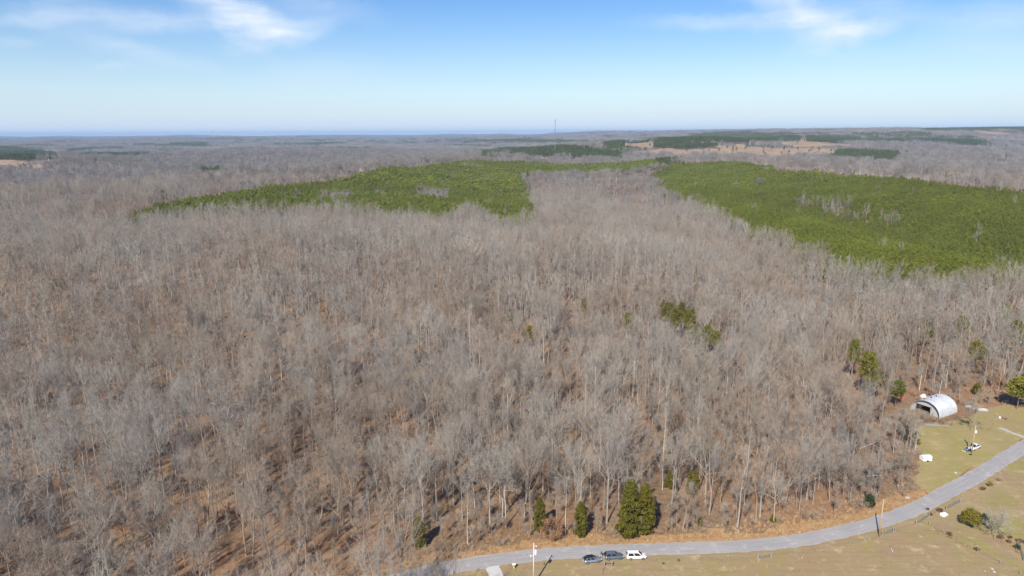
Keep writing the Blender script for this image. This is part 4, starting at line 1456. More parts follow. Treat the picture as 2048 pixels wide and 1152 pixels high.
def build_car(name, label, loc, rz, L_, W, H, body_mat, roof_mat, belt, prof, group=None, hood_open=False):
    """prof: stations of (x fraction from rear, half-width factor, bottom z, top z) for the lower body, then the greenhouse corner x positions"""
    e = thing(name, label, 'car', loc, rz, group)
    st, gh = prof
    mb = MB()
    vs, fs = [], []
    m = 12
    for fx_, wf, zb, zt in st:
        x_ = (fx_ - .5) * L_
        w = W / 2 * wf
        half = [(w * .80, zb), (w * .97, zb + .12), (w, zb + (zt - zb) * .45), (w * .985, zb + (zt - zb) * .8), (w * .90, zt - .02), (w * .55, zt + .015)]
        ring = half + [(-a_, b_) for a_, b_ in half[::-1]]
        vs += [(x_, a_, b_) for a_, b_ in ring]
    n = len(st)
    for i in range(n - 1):
        for k in range(m):
            k2 = (k + 1) % m
            fs.append((i * m + k, (i + 1) * m + k, (i + 1) * m + k2, i * m + k2))
    fs.append(tuple(range(m)))
    fs.append(tuple((n - 1) * m + k for k in range(m))[::-1])
    mb.add(vs, fs)
    body = mb.build('body', body_mat, e, True)
    # greenhouse: belt corners and roof corners
    rb, rt, ft, fb = [(g - .5) * L_ for g in gh]
    wb, wt_ = W / 2 * .90, W / 2 * .70
    zb, zt = belt - .03, H - .06
    q = MB()
    low = [(rb, wb, zb), (fb, wb, zb), (fb, -wb, zb), (rb, -wb, zb)]
    hi = [(rt, wt_, zt), (ft, wt_, zt), (ft, -wt_, zt), (rt, -wt_, zt)]
    q.add(low + hi, [(0, 1, 5, 4), (1, 2, 6, 5), (2, 3, 7, 6), (3, 0, 4, 7)])
    cab = q.build('cabin', body_mat, e)

    def pane(nm, c4, inset=.07, out=.006):
        c4 = [Vector(c) for c in c4]
        ce = sum(c4, Vector()) / 4
        nv = (c4[1] - c4[0]).cross(c4[3] - c4[0]).normalized()
        if nv.dot(ce - Vector((0, 0, (zb + zt) / 2))) < 0:
            nv = -nv
        g = MB()
        p_ = [c + (ce - c).normalized() * inset + nv * out for c in c4]
        g.add(p_, [(0, 1, 2, 3)])
        return g.build(nm, GLASS, cab)
    pane('windscreen', [low[1], low[2], hi[2], hi[1]], .05)
    pane('rear_window', [low[3], low[0], hi[0], hi[3]], .06)
    for s, (i0, i1) in ((1, (0, 1)), (-1, (3, 2))):
        for a_, b_ in ((.06, .48), (.50, .94)):
            L0, L1, H0, H1 = Vector(low[i0]), Vector(low[i1]), Vector(hi[i0]), Vector(hi[i1])
            pane('side_window', [L0.lerp(L1, a_), L0.lerp(L1, b_), H0.lerp(H1, b_), H0.lerp(H1, a_)], .05)
    # roof: a shallow crowned panel
    r_ = MB()
    rv, rf = [], []
    nx, ny = 5, 5
    for i in range(nx):
        for j in range(ny):
            u, v = i / (nx - 1), j / (ny - 1) * 2 - 1
            rv.append((rt + (ft - rt) * u, wt_ * v, zt + .06 * (1 - v * v * .8) * (1 - (2 * u - 1) ** 2 * .6)))
    for i in range(nx - 1):
        for j in range(ny - 1):
            rf.append((i * ny + j, (i + 1) * ny + j, (i + 1) * ny + j + 1, i * ny + j + 1))
    r_.add(rv, rf)
    r_.build('roof', roof_mat, e, True)
    for s in (1, -1):
        k = MB()
        k.tube([(rt + .1, s * wt_ * .93, zt + .05), (ft - .1, s * wt_ * .93, zt + .05)], [.02, .02], 5, 0, True)
        k.build('roof_rail', BLACK_TRIM, e)
        k = MB()
        k.box(((fb - .25 * (fb - ft)), s * (W / 2 + .06), belt + .06), (.14, .16, .12))
        k.build('mirror', body_mat, e)
        k = MB()
        k.box((L_ * .475, s * W * .33, belt * .72), (.16, W * .2, .12))
        k.build('headlight', LAMP, e)
        k = MB()
        k.box((-L_ * .487, s * W * .38, belt * .86), (.08, W * .12, .22))
        k.build('tail_light', TAIL, e)
        for fx_ in (-.30, .31):
            k = MB()
            k.cyl((fx_ * L_, s * (W / 2 - .09), .34), .345, .22, 'Y', 18)
            ty = k.build('wheel', TYRE, e)
            k = MB()
            k.cyl((fx_ * L_, s * (W / 2 + .022), .34), .21, .012, 'Y', 12)
            k.build('rim', RIM, ty)
    k = MB()
    k.box((L_ * .492, 0, .42), (.10, W * .7, .18))
    k.build('front_bumper', BLACK_TRIM, e)
    k = MB()
    k.box((-L_ * .492, 0, .45), (.08, W * .5, .14))
    k.build('number_plate', BLACK_TRIM if not group else LAMP, e)
    return e


SUV = ([(.005, .80, .42, .78), (.02, .93, .34, .96), (.12, 1.0, .24, 1.02), (.35, 1.0, .22, 1.03), (.62, 1.0, .22, 1.02), (.70, .99, .22, 1.00), (.88, .97, .25, .93), (.965, .88, .30, .82), (.998, .66, .38, .66)],
       (.02, .11, .58, .735))
CUV = ([(.005, .78, .45, .80), (.025, .93, .34, .98), (.12, 1.0, .24, 1.03), (.35, 1.0, .22, 1.02), (.62, 1.0, .22, 1.0), (.70, .99, .22, .98), (.87, .97, .25, .90), (.965, .87, .30, .78), (.998, .62, .38, .62)],
       (.03, .20, .54, .735))
VAN = ([(.005, .86, .38, .92), (.02, .95, .30, 1.04), (.12, 1.0, .22, 1.06), (.35, 1.0, .2, 1.06), (.65, 1.0, .2, 1.04), (.76, .99, .2, 1.0), (.90, .95, .24, .88), (.97, .85, .3, .74), (.998, .60, .36, .58)],
       (.012, .06, .62, .80))
SEDAN = ([(.005, .78, .40, .74), (.03, .92, .32, .92), (.15, 1.0, .22, .94), (.4, 1.0, .2, .93), (.62, 1.0, .2, .92), (.70, .99, .2, .90), (.88, .96, .24, .82), (.97, .85, .3, .70), (.998, .62, .36, .58)],
         (.10, .26, .53, .70))


def heading(p, q):
    a_, b_ = at(*p), at(*q)
    return math.atan2(b_[1] - a_[1], b_[0] - a_[0])


G = 'cars parked on the grass beside the road'
build_car('parked_car', 'silver blue crossover with black roof, rearmost of three parked cars', at(1184, 1123), heading((1166, 1125), (1202, 1120)), 4.55, 1.85, 1.60, SILVER_BLUE, BLACK_GLOSS, 1.0, CUV, G)
build_car('parked_car', 'dark blue grey sport utility car parked between the other two', at(1227, 1116), heading((1208, 1117), (1246, 1115)), 4.75, 1.9, 1.70, STEEL_BLUE, STEEL_BLUE, 1.02, SUV, G)
build_car('parked_car', 'white minivan, foremost of the three parked cars', at(1272, 1115.5), heading((1252, 1116), (1290, 1115)), 5.0, 1.95, 1.76, CAR_WHITE, CAR_WHITE, 1.05, VAN, G)
wc = build_car('parked_car', 'old white car parked in the yard beside the pole', at(1948, 897), heading((1958, 893), (1936, 902)), 5.3, 2.0, 1.55, CAR_WHITE, CAR_WHITE, .93, SEDAN)
wc['label'] = 'old white car with raised black hood parked in the yard'
k = MB()
k.box((1.05, 0, 1.35), (.06, 1.4, 1.1), rot=Matrix.Rotation(R(-18), 3, 'Y'))
k.build('raised_hood', BLACK_TRIM, wc)

# small garden tractor in front of it
YELLOW = plain('faded yellow paint', (.62, .52, .16), .6)
gt = thing('garden_tractor', 'small blue garden tractor with yellow deck beside the white yard car', 'tractor', at(1932, 902.5), heading((1940, 898), (1924, 905)))
k = MB(); k.box((.35, 0, .72), (.95, .62, .45)); k.box((.84, 0, .70), (.06, .5, .34)); k.build('hood', CAR_BLUE, gt)
k = MB(); k.box((-.35, 0, .55), (.8, .7, .14)); k.box((-.55, 0, .78), (.5, .75, .12)); k.build('chassis', CAR_WHITE, gt)
k = MB(); k.box((-.55, 0, .92), (.42, .45, .1)); k.box((-.78, 0, 1.12), (.1, .45, .36)); k.build('seat', BLACK_TRIM, gt)
k = MB(); k.tube([(-.1, 0, .8), (-.22, 0, 1.15)], [.025, .025], 6); k.cyl((-.23, 0, 1.17), .17, .03, 'Z', 12); k.build('steering_wheel', BLACK_TRIM, gt)
k = MB(); k.box((1.35, 0, .36), (.5, 1.25, .22)); k.box((1.1, 0, .36), (.4, .2, .1)); k.build('deck', YELLOW, gt)
for s in (1, -1):
    k = MB(); k.cyl((-.55, s * .5, .42), .42, .24, 'Y', 14); k.build('wheel', TYRE, gt)
    k = MB(); k.cyl((.7, s * .42, .28), .28, .18, 'Y', 12); k.build('wheel', TYRE, gt)
# tyre lying beside the pole
k = MB()
for i in range(14):
    a0, a1 = 6.2832 * i / 14, 6.2832 * (i + 1) / 14
    k.tube([(.32 * math.cos(a0), .32 * math.sin(a0), .12), (.32 * math.cos(a1), .32 * math.sin(a1), .12)], [.13, .13], 7)
o = k.build('tyre', TYRE)
o.location = at(1941, 909.5)
tag(o, 'dark tyre lying on the grass below the yard car', 'tyre')

# white trailer at the yard edge
tl = thing('trailer', 'small white boxy trailer at the edge of the yard', 'trailer', at(1851, 921), .12)
WHITE_SHEET = plain('white sheet metal', (.80, .80, .81), .45, 0, .5, .06)
k = MB(); k.box((0, 0, .62), (3.0, 1.9, .75)); k.build('lower_panel', WHITE_SHEET, tl)
k = MB(); k.box((0, 0, 1.05), (2.86, 1.76, .12)); k.build('band', BLACK_TRIM, tl)
k = MB()
sec = [(-.95, 1.11), (-.9, 1.55), (-.6, 1.78), (0, 1.86), (.6, 1.78), (.9, 1.55), (.95, 1.11)]
vs_ = [(x_, a_, b_) for x_ in (-1.5, 1.5) for a_, b_ in sec]
k.add(vs_, [(i, i + 1, i + 8, i + 7)[::-1] for i in range(6)] + [tuple(range(7))[::-1], tuple(range(7, 14))] + [(0, 7, 13, 6)])
k.build('lid', WHITE_SHEET, tl)
k = MB(); k.tube([(1.5, 0, .4), (2.5, 0, .4)], [.05, .05], 6, 0, True); k.tube([(2.4, 0, .4), (2.4, 0, 0)], [.035, .035], 6, 0, True); k.build('drawbar', BLACK_TRIM, tl)
for s in (1, -1):
    k = MB(); k.cyl((0, s * 1.0, .3), .3, .18, 'Y', 14); k.build('wheel', TYRE, tl)

# ------------------------------------------------------------------ arched metal hut
def corrugated():
    t = NT('galvanised sheet')
    tcn = t.n('ShaderNodeTexCoord')
    nz = t.noise(tcn.outputs['Object'], .6, 5, .65)
    fine = t.noise(tcn.outputs['Object'], 4, 4, .7)
    c = t.ramp(nz, [(.3, (0.39, 0.413, 0.437)), (.55, (0.499, 0.515, 0.523)), (.75, (0.562, 0.562, 0.554))])
    c = t.mix(t.mrange(fine, .62, .78, 0, .35), c, (0.328, 0.281, 0.234))
    return t.out(c, .5, .25, .4)


GALV = corrugated()
DARK = plain('dark opening', (.03, .03, .035), .9)
nf, ff_ = at(1866, 839), at(1832, 819)
span = max(9.0, (nf - ff_).length)
axis = Vector((0.86, 0.51, 0)).normalized()
hut_mid = (nf + ff_) / 2
hut = thing('arched_hut', 'arched corrugated metal hut open at its left end', 'building', (hut_mid.x, hut_mid.y, float(ground_z(hut_mid.x, hut_mid.y))), math.atan2(axis.y, axis.x))
RAD, HL, HH = 5.3, 12.5, 5.3
arcn, ln_n = 26, 76


def arc(t, r=1.0):
    a_ = math.pi * t
    return (-math.cos(a_) * RAD * r, max(0, math.sin(a_)) ** .88 * HH * r)


k = MB()
vs_, fs_2 = [], []
for sh in (1.0, .985):
    for i in range(ln_n + 1):
        x_ = HL * i / ln_n
        rip = .05 * math.cos(i * math.pi)
        for j in range(arcn + 1):
            a_, b_ = arc(j / arcn, sh)
            nrm = math.hypot(a_, b_)
            vs_.append((x_, a_ * (1 + rip / nrm), b_ * (1 + rip / nrm)))
w_ = arcn + 1
for sh in (0, 1):
    base_ = sh * w_ * (ln_n + 1)
    for i in range(ln_n):
        for j in range(arcn):
            q_ = (base_ + i * w_ + j, base_ + i * w_ + j + 1, base_ + (i + 1) * w_ + j + 1, base_ + (i + 1) * w_ + j)
            fs_2.append(q_ if sh else q_[::-1])
k.add(vs_, fs_2)
shell = k.build('roof_shell', GALV, hut)
# arched rib bands where the sheets overlap
for i in range(0, 9):
    x_ = HL * i / 8
    k = MB()
    k.tube([(min(max(x_, .05), HL - .05), arc(j / arcn, 1.012)[0], arc(j / arcn, 1.012)[1]) for j in range(arcn + 1)], [.03] * (arcn + 1), 4)
    k.build('rib', GALV, shell)
# end walls: the left end has a wide opening on its far side
for x_, openw in ((1.1, True), (HL - .12, False)):
    k = MB()
    pr = [arc(j / 24, .98) for j in range(25)]
    for j in range(24):
        (a0, b0), (a1, b1) = pr[j], pr[j + 1]
        am = (a0 + a1) / 2
        lo = 3.0 if (openw and -1.6 < am < 3.9) else 0.0
        if min(b0, b1) <= lo:
            continue
        k.add([(x_, a0, lo), (x_, a1, lo), (x_, a1, b1), (x_, a0, b0)], [(0, 1, 2, 3)])
        k.add([(x_ + .06, a0, lo), (x_ + .06, a1, lo), (x_ + .06, a1, b1), (x_ + .06, a0, b0)], [(3, 2, 1, 0)])
    k.build('end_wall', GALV, hut)
k = MB()
for a_ in (-1.65, 3.95):
    k.box((1.08, a_, 1.5), (.16, .14, 3.0))
k.box((1.08, 1.15, 3.05), (.16, 5.7, .14))
k.build('door_frame', plain('weathered timber', (.30, .22, .15), .9), hut)
for i, (x_, t_) in enumerate(((2.0, .60), (5.2, .56), (8.2, .54))):
    a_, b_ = arc(t_, 1.02)
    k = MB()
    k.cyl((x_, a_, b_ + .05), .28, .22, 'Z', 10)
    k.tube([(x_, a_, b_ + .1), (x_, a_, b_ + .38)], [.34, .05], 10, 0, True)
    k.build('roof_vent', DARK, hut)
k = MB()
k.box((HL * .5, 0, .03), (HL * .96, RAD * 1.8, .04))
k.build('floor_slab', plain('dirt floor', (.20, .15, .11), .95), hut)

# ------------------------------------------------------------------ odds and ends in the yard
RUSTED = plain('rusty iron', (.22, .12, .07), .9)


def sheet(name, label, cat_, px, py, lx, ly, rz, mat, lift=.15, seed=0):
    """a crumpled lying sheet with real thickness"""
    rs_ = np.random.RandomState(900 + seed)
    n_ = 6
    k_ = MB()
    hgt = rs_.uniform(0, 1, (n_, n_)) * lift + .05
    top_ = [(lx * (i / (n_ - 1) - .5) + rs_.normal(0, .05 * lx), ly * (j / (n_ - 1) - .5) + rs_.normal(0, .05 * ly), hgt[i, j] + lift * .8 * math.sin(math.pi * i / (n_ - 1)) * math.sin(math.pi * j / (n_ - 1))) for i in range(n_) for j in range(n_)]
    bot = [(a_, b_, -.03) for a_, b_, c_ in top_]
    fs3 = []
    for i in range(n_ - 1):
        for j in range(n_ - 1):
            a0 = i * n_ + j
            fs3.append((a0, a0 + n_, a0 + n_ + 1, a0 + 1))
    rim_ = [i * n_ for i in range(n_)] + [(n_ - 1) * n_ + j for j in range(1, n_)] + [i * n_ + n_ - 1 for i in range(n_ - 2, -1, -1)] + [j for j in range(n_ - 2, 0, -1)]
    for i in range(len(rim_)):
        a0, a1 = rim_[i], rim_[(i + 1) % len(rim_)]
        fs3.append((a0, a0 + n_ * n_, a1 + n_ * n_, a1))
    k_.add(top_ + bot, fs3)
    o_ = k_.build(name, mat)
    o_.location, o_.rotation_euler = at(px, py), (0, 0, rz)
    return tag(o_, label, cat_)


sheet('tarp', 'white crumpled tarp lying by the green gates near the bend', 'tarp', 1888, 1030, 2.2, 1.3, .5, WHITE_SHEET, .5, 1)
sheet('tarp', 'white sheet heap left of the hut at the wood edge', 'tarp', 1847, 795, 2.2, 1.6, .3, WHITE_SHEET, .9, 2)
sheet('scrap_sheet', 'long pale metal scrap lying right of the hut', 'scrap', 1961, 820, 5.0, 1.6, -.3, plain('dull tin', (.48, .47, .45), .6, .3), .5, 3)
sheet('scrap_sheet', 'short pale scrap heap nearest the hut right side', 'scrap', 1938, 815, 2.6, 1.6, .3, plain('pale tin', (.58, .57, .54), .6, .3), .7, 4)
sheet('bucket_lid', 'small white litter left of the red drum', 'litter', 1777, 797, .9, .7, .2, WHITE_SHEET, .5, 5)
sheet('bag', 'tiny white bag on the brown bank above the yard path', 'bag', 2000, 836, .7, .6, 0, WHITE_SHEET, .4, 6)
STONE = plain('pale stone', (.42, .40, .36), .9, 0, .2, .15, 2)
for i, (px, py, s, lab) in enumerate(((1814, 996, 1.3, 'pale flat boulder on the verge above the road bend'), (1911, 946, 1.0, 'pale culvert stone at the road edge near the yard'),
                                      (1984, 1138, .8, 'upper white stone in the lower right pasture'), (1988, 1144, .8, 'lower white stone in the lower right pasture'), (1970, 1142, .4, 'tiny pale stone left of the two white pasture stones'))):
    bm = bmesh.new()
    bmesh.ops.create_icosphere(bm, subdivisions=2, radius=s * .5)
    rs_ = np.random.RandomState(40 + i)
    for v in bm.verts:
        v.co *= rs_.uniform(.82, 1.15)
        v.co.z *= .45
    me = bpy.data.meshes.new('boulder')
    bm.to_mesh(me)
    bm.free()
    me.materials.append(STONE)
    o = link('boulder', me)
    o.location = at(px, py) + Vector((0, 0, s * .1))
    tag(o, lab, 'rock')
dr = thing('drum', 'red steel drum standing in the scrub left of the hut', 'drum', at(1805, 800))
k = MB(); k.cyl((0, 0, .6), .42, 1.2, 'Z', 16); k.build('barrel', plain('red paint', (.62, .10, .06), .5), dr)
k = MB()
for z_ in (.05, .42, .8, 1.17):
    k.cyl((0, 0, z_), .445, .04, 'Z', 16)
k.build('hoop', RUSTED, dr)
# fallen pale trunks
LOGM = plain('bleached wood', (.60, .54, .45), .9)
for i, (p0, p1, r_, lab) in enumerate((((1733, 955), (1764, 953), .22, 'pale fallen trunk lying behind the road bend thicket'), ((1780, 1094), (1786, 1106), .10, 'pale pole lying on the pasture near the tan utility pole'),
                                      ((1720, 898), (1757, 888), .2, 'pale leaning log at the wood edge left of the yard'), ((1765, 640), (1778, 634), .25, 'pale fallen log high in the right wood'))):
    a_, b_ = at(*p0), at(*p1)
    k = MB()
    mid_ = (a_ + b_) / 2 + Vector((0, .25, .1))
    k.tube([a_ + Vector((0, 0, r_ * 1.2)), mid_ + Vector((0, 0, r_ * 1.2)), b_ + Vector((0, 0, r_ + (.9 if i == 2 else .1)))], [r_, r_ * .85, r_ * .55], 8, 0, True)
    tag(k.build('fallen_log', LOGM, None, True), lab, 'log')

# ------------------------------------------------------------------ poles
POLE_GREY = plain('weathered grey pole', (.52, .49, .44), .9, 0, .1, .12, 1.5)
POLE_TAN = plain('tan timber pole', (.42, .31, .19), .9, 0, .1, .15, 1.5)
CAN = plain('pale grey tank', (.72, .73, .74), .4)
PORC = plain('white porcelain', (.8, .8, .78), .3)


def utility_pole(label, loc, h, mat, rz=0.0, transformer=True, top_can=False):
    e = thing('utility_pole', label, 'pole', loc, rz, 'utility poles along the road')
    k_ = MB()
    k_.tube([(0, 0, -.5), (0, 0, h * .5), (0, 0, h)], [.20, .17, .125], 10, 0, True)
    k_.build('post', mat, e, True)
    k_ = MB(); k_.cyl((0, 0, h + .10), .05, .22, 'Z', 8); k_.cyl((0, 0, h + .16), .09, .05, 'Z', 8); k_.build('insulator', PORC, e)
    if transformer:
        k_ = MB()
        k_.cyl((.45, -.05, h - 2.2), .27, .95, 'Z', 14)
        k_.tube([(.45, -.05, h - 1.72), (.45, -.05, h - 1.6)], [.27, .12], 14, 0, True)
        tr_ = k_.build('transformer', CAN, e)
        k_ = MB(); k_.cyl((.45, -.05, h - 1.5), .05, .25, 'Z', 8); k_.build('bushing', PORC, tr_)
        k_ = MB(); k_.box((.22, 0, h - 2.0), (.3, .06, .06)); k_.box((.22, 0, h - 2.45), (.3, .06, .06)); k_.build('bracket', BLACK_TRIM, e)
        k_ = MB(); k_.tube([(0, 0, h - .6), (.35, 0, h - .5), (.55, 0, h - .55)], [.03, .03, .03], 6); k_.cyl((.6, 0, h - .62), .13, .22, 'Z', 10); k_.build('cutout', PORC, e)
        k_ = MB(); k_.tube([(0, 0, h - 3.0), (-.35, -.05, h - 2.95), (-.62, -.08, h - 3.02)], [.03, .03, .03], 6); k_.cyl((-.68, -.1, h - 3.08), .17, .24, 'Z', 12); k_.build('yard_light', CAN, e)
    elif top_can:
        k_ = MB(); k_.cyl((.0, -.36, h - 1.9), .26, .9, 'Z', 14); k_.build('transformer', CAN, e)
        k_ = MB(); k_.box((0, 0, h - .7), (1.0, .09, .11)); k_.build('crossarm', mat, e)
    else:
        k_ = MB(); k_.box((0, -.14, h - .35), (.9, .08, .10)); k_.build('crossarm', mat, e)
    return e


tip = at(1104, 1111)
sh = Vector((-sdir.x, -sdir.y, 0)).normalized() * (10.8 / math.tan(R(SUN_EL)))
pb = tip - sh
utility_pole('grey utility pole with transformer and lamp beside the parked cars', (pb.x, pb.y, float(ground_z(pb.x, pb.y))), 10.8, POLE_GREY)
utility_pole('plain tan utility pole on the near side of the road bend', at(1758, 1073), 10.4, POLE_TAN, .5, False)
utility_pole('tan utility pole with white tank in the yard', at(1943, 906), 9.6, POLE_TAN, .3, False, True)

# marker post by the driveway
mk = thing('mailbox', 'white box on a short yellow post by the driveway', 'mailbox', at(1028, 1137))
k = MB(); k.tube([(0, 0, -.2), (0, 0, 1.0)], [.09, .09], 8, 0, True); k.box((0, 0, .35), (.28, .28, .7)); k.build('post', YELLOW, mk)
k = MB()
sec = [(-.2, 1.0), (-.2, 1.22), (-.12, 1.36), (0, 1.4), (.12, 1.36), (.2, 1.22), (.2, 1.0)]
k.add([(x_, a_, b_) for x_ in (-.38, .38) for a_, b_ in sec], [(i, i + 1, i + 8, i + 7)[::-1] for i in range(6)] + [tuple(range(7))[::-1], tuple(range(7, 14)), (0, 7, 13, 6)])
k.build('box', WHITE_SHEET, mk)
k = MB(); k.box((.1, .22, 1.35), (.16, .02, .22)); k.build('flag', plain('red flag', (.5, .05, .04), .5), mk)

# ------------------------------------------------------------------ fences and gates
POST = plain('fence post timber', (.30, .27, .225), .9)
RAIL_DARK = plain('dark old rail', (.16, .13, .11), .9)
GATE_GREEN = plain('green gate tube', (.20, .25, .22), .6)
WIRE = plain('fence wire', (.32, .32, .31), .5, .6)


def wire_fence(label, pix, gap=4.0, hgt=1.25, npost_max=40, group='wire fences round the pasture'):
    pts_ = [at(*p) for p in pix]
    e = thing('wire_fence', label, 'fence', pts_[0], 0, group)
    o_ = pts_[0]
    run_ = []
    for a_, b_ in zip(pts_[:-1], pts_[1:]):
        n_ = max(1, int((b_ - a_).length / gap))
        run_ += [a_.lerp(b_, i / n_) for i in range(n_)]
    run_.append(pts_[-1])
    run_ = [Vector((p.x, p.y, float(ground_z(p.x, p.y)))) for p in run_][:npost_max]
    rs_ = random.Random(len(label))
    pm_ = MB()
    pm_.tube([(0, 0, -.3), (rs_.uniform(-.04, .04), rs_.uniform(-.04, .04), hgt)], [.07, .06], 6, 0, True)
    me_ = pm_.mesh('post', POST)
    for p in run_:
        q_ = link('post', me_, e)
        q_.location = p - o_
        q_.rotation_euler = (rs_.uniform(-.05, .05), rs_.uniform(-.05, .05), rs_.uniform(0, 6))
    for hz in (.35, .7, 1.08):
        w_2 = MB()
        w_2.tube([p - o_ + Vector((0, 0, hz)) for p in run_], [.009] * len(run_), 3)
        w_2.build('wire', WIRE, e)
    return e


def gate(label, p0, p1, hgt=1.25, mat=None):
    a_, b_ = at(*p0), at(*p1)
    e = thing('field_gate', label, 'gate', a_, math.atan2(b_.y - a_.y, b_.x - a_.x), 'tube gates round the pasture')
    L_ = (b_ - a_).length
    for x_ in (-.12, L_ + .12):
        k_ = MB(); k_.tube([(x_, 0, -.3), (x_, 0, hgt + .25)], [.10, .09], 8, 0, True); k_.build('post', POST, e)
    k_ = MB(); k_.tube([(0, 0, .15), (0, 0, hgt), (L_, 0, hgt), (L_, 0, .15), (0, 0, .15)], [.028] * 5, 6); k_.build('frame', mat or GATE_GREEN, e)
    rm = MB(); rm.tube([(0, 0, 0), (L_, 0, 0)], [.02, .02], 6)
    me_ = rm.mesh('rail', mat or GATE_GREEN)
    for i in range(5):
        q_ = link('rail', me_, e)
        q_.location = (0, 0, .32 + i * (hgt - .32) / 5)
    k_ = MB(); k_.tube([(0, 0, .2), (L_, 0, hgt - .05)], [.025, .025], 6); k_.build('brace', mat or GATE_GREEN, e)
    return e


gate('small green gate on the pasture edge in the middle of the lane', (1517, 1118), (1541, 1115))
gate('green gate beside the tan utility pole', (1765, 1071), (1786, 1064))
gate('long green gate at the bend, lower of two', (1833, 1049), (1857, 1034))
gate('green gate at the bend, farther up the road', (1893, 1019), (1920, 1005))
gate('green gate standing at the right picture edge', (2036, 1092), (2047, 1122))
wire_fence('wire fence between the cars and the middle gate', [(1225, 1129), (1310, 1124), (1400, 1121), (1515, 1118)], 6)
wire_fence('wire fence between the middle gate and tan pole', [(1543, 1115), (1640, 1101), (1755, 1077)], 6)
wire_fence('wire fence from the tan pole to the bend gates', [(1790, 1063), (1831, 1050)], 4)
wire_fence('wire fence running down the pasture boundary from the bend', [(1858, 1050), (1885, 1066), (1915, 1082), (1955, 1104), (2000, 1128), (2040, 1150)], 5)
wire_fence('wire fence dropping out of view below the cars', [(1208, 1131), (1206, 1142), (1204, 1160)], 2.2)
a_, b_ = at(1209, 1133), at(1224, 1134)
hb = thing('corner_brace', 'timber corner brace of the fence below the parked cars', 'fence', a_, math.atan2(b_.y - a_.y, b_.x - a_.x))
bl = (b_ - a_).length
for x_ in (0, bl):
    k = MB(); k.tube([(x_, 0, -.4), (x_, 0, 1.5)], [.12, .11], 8, 0, True); k.build('post', POST, hb)
k = MB(); k.tube([(0, 0, 1.15), (bl, 0, 1.15)], [.07, .07], 8, 0, True); k.build('rail', RAIL_DARK, hb)
# rows of weeds that grow along the pasture boundary
rs = np.random.RandomState(950)
wp = []
for p0, p1 in (((1862, 1052), (1900, 1075)), ((1900, 1075), (1955, 1103)), ((1975, 1110), (2000, 1124)), ((1860, 1030), (1885, 1022)), ((1925, 1035), (1990, 1075)), ((1990, 1075), (2046, 1112))):
    a_, b_ = at(*p0), at(*p1)
    for i in range(int((b_ - a_).length * 3)):
        q_ = a_.lerp(b_, rs.rand()) + Vector((rs.normal(0, .35), rs.normal(0, .35), 0))
        wp.append((q_.x, q_.y, float(ground_z(q_.x, q_.y))))
mass('boundary_weeds', np.array(wp), rs.uniform(0, 6.28, len(wp)), rs.uniform(.4, .9, len(wp)), rs.randint(0, 3, len(wp)), TF, 'dry weeds along the pasture boundary lines')

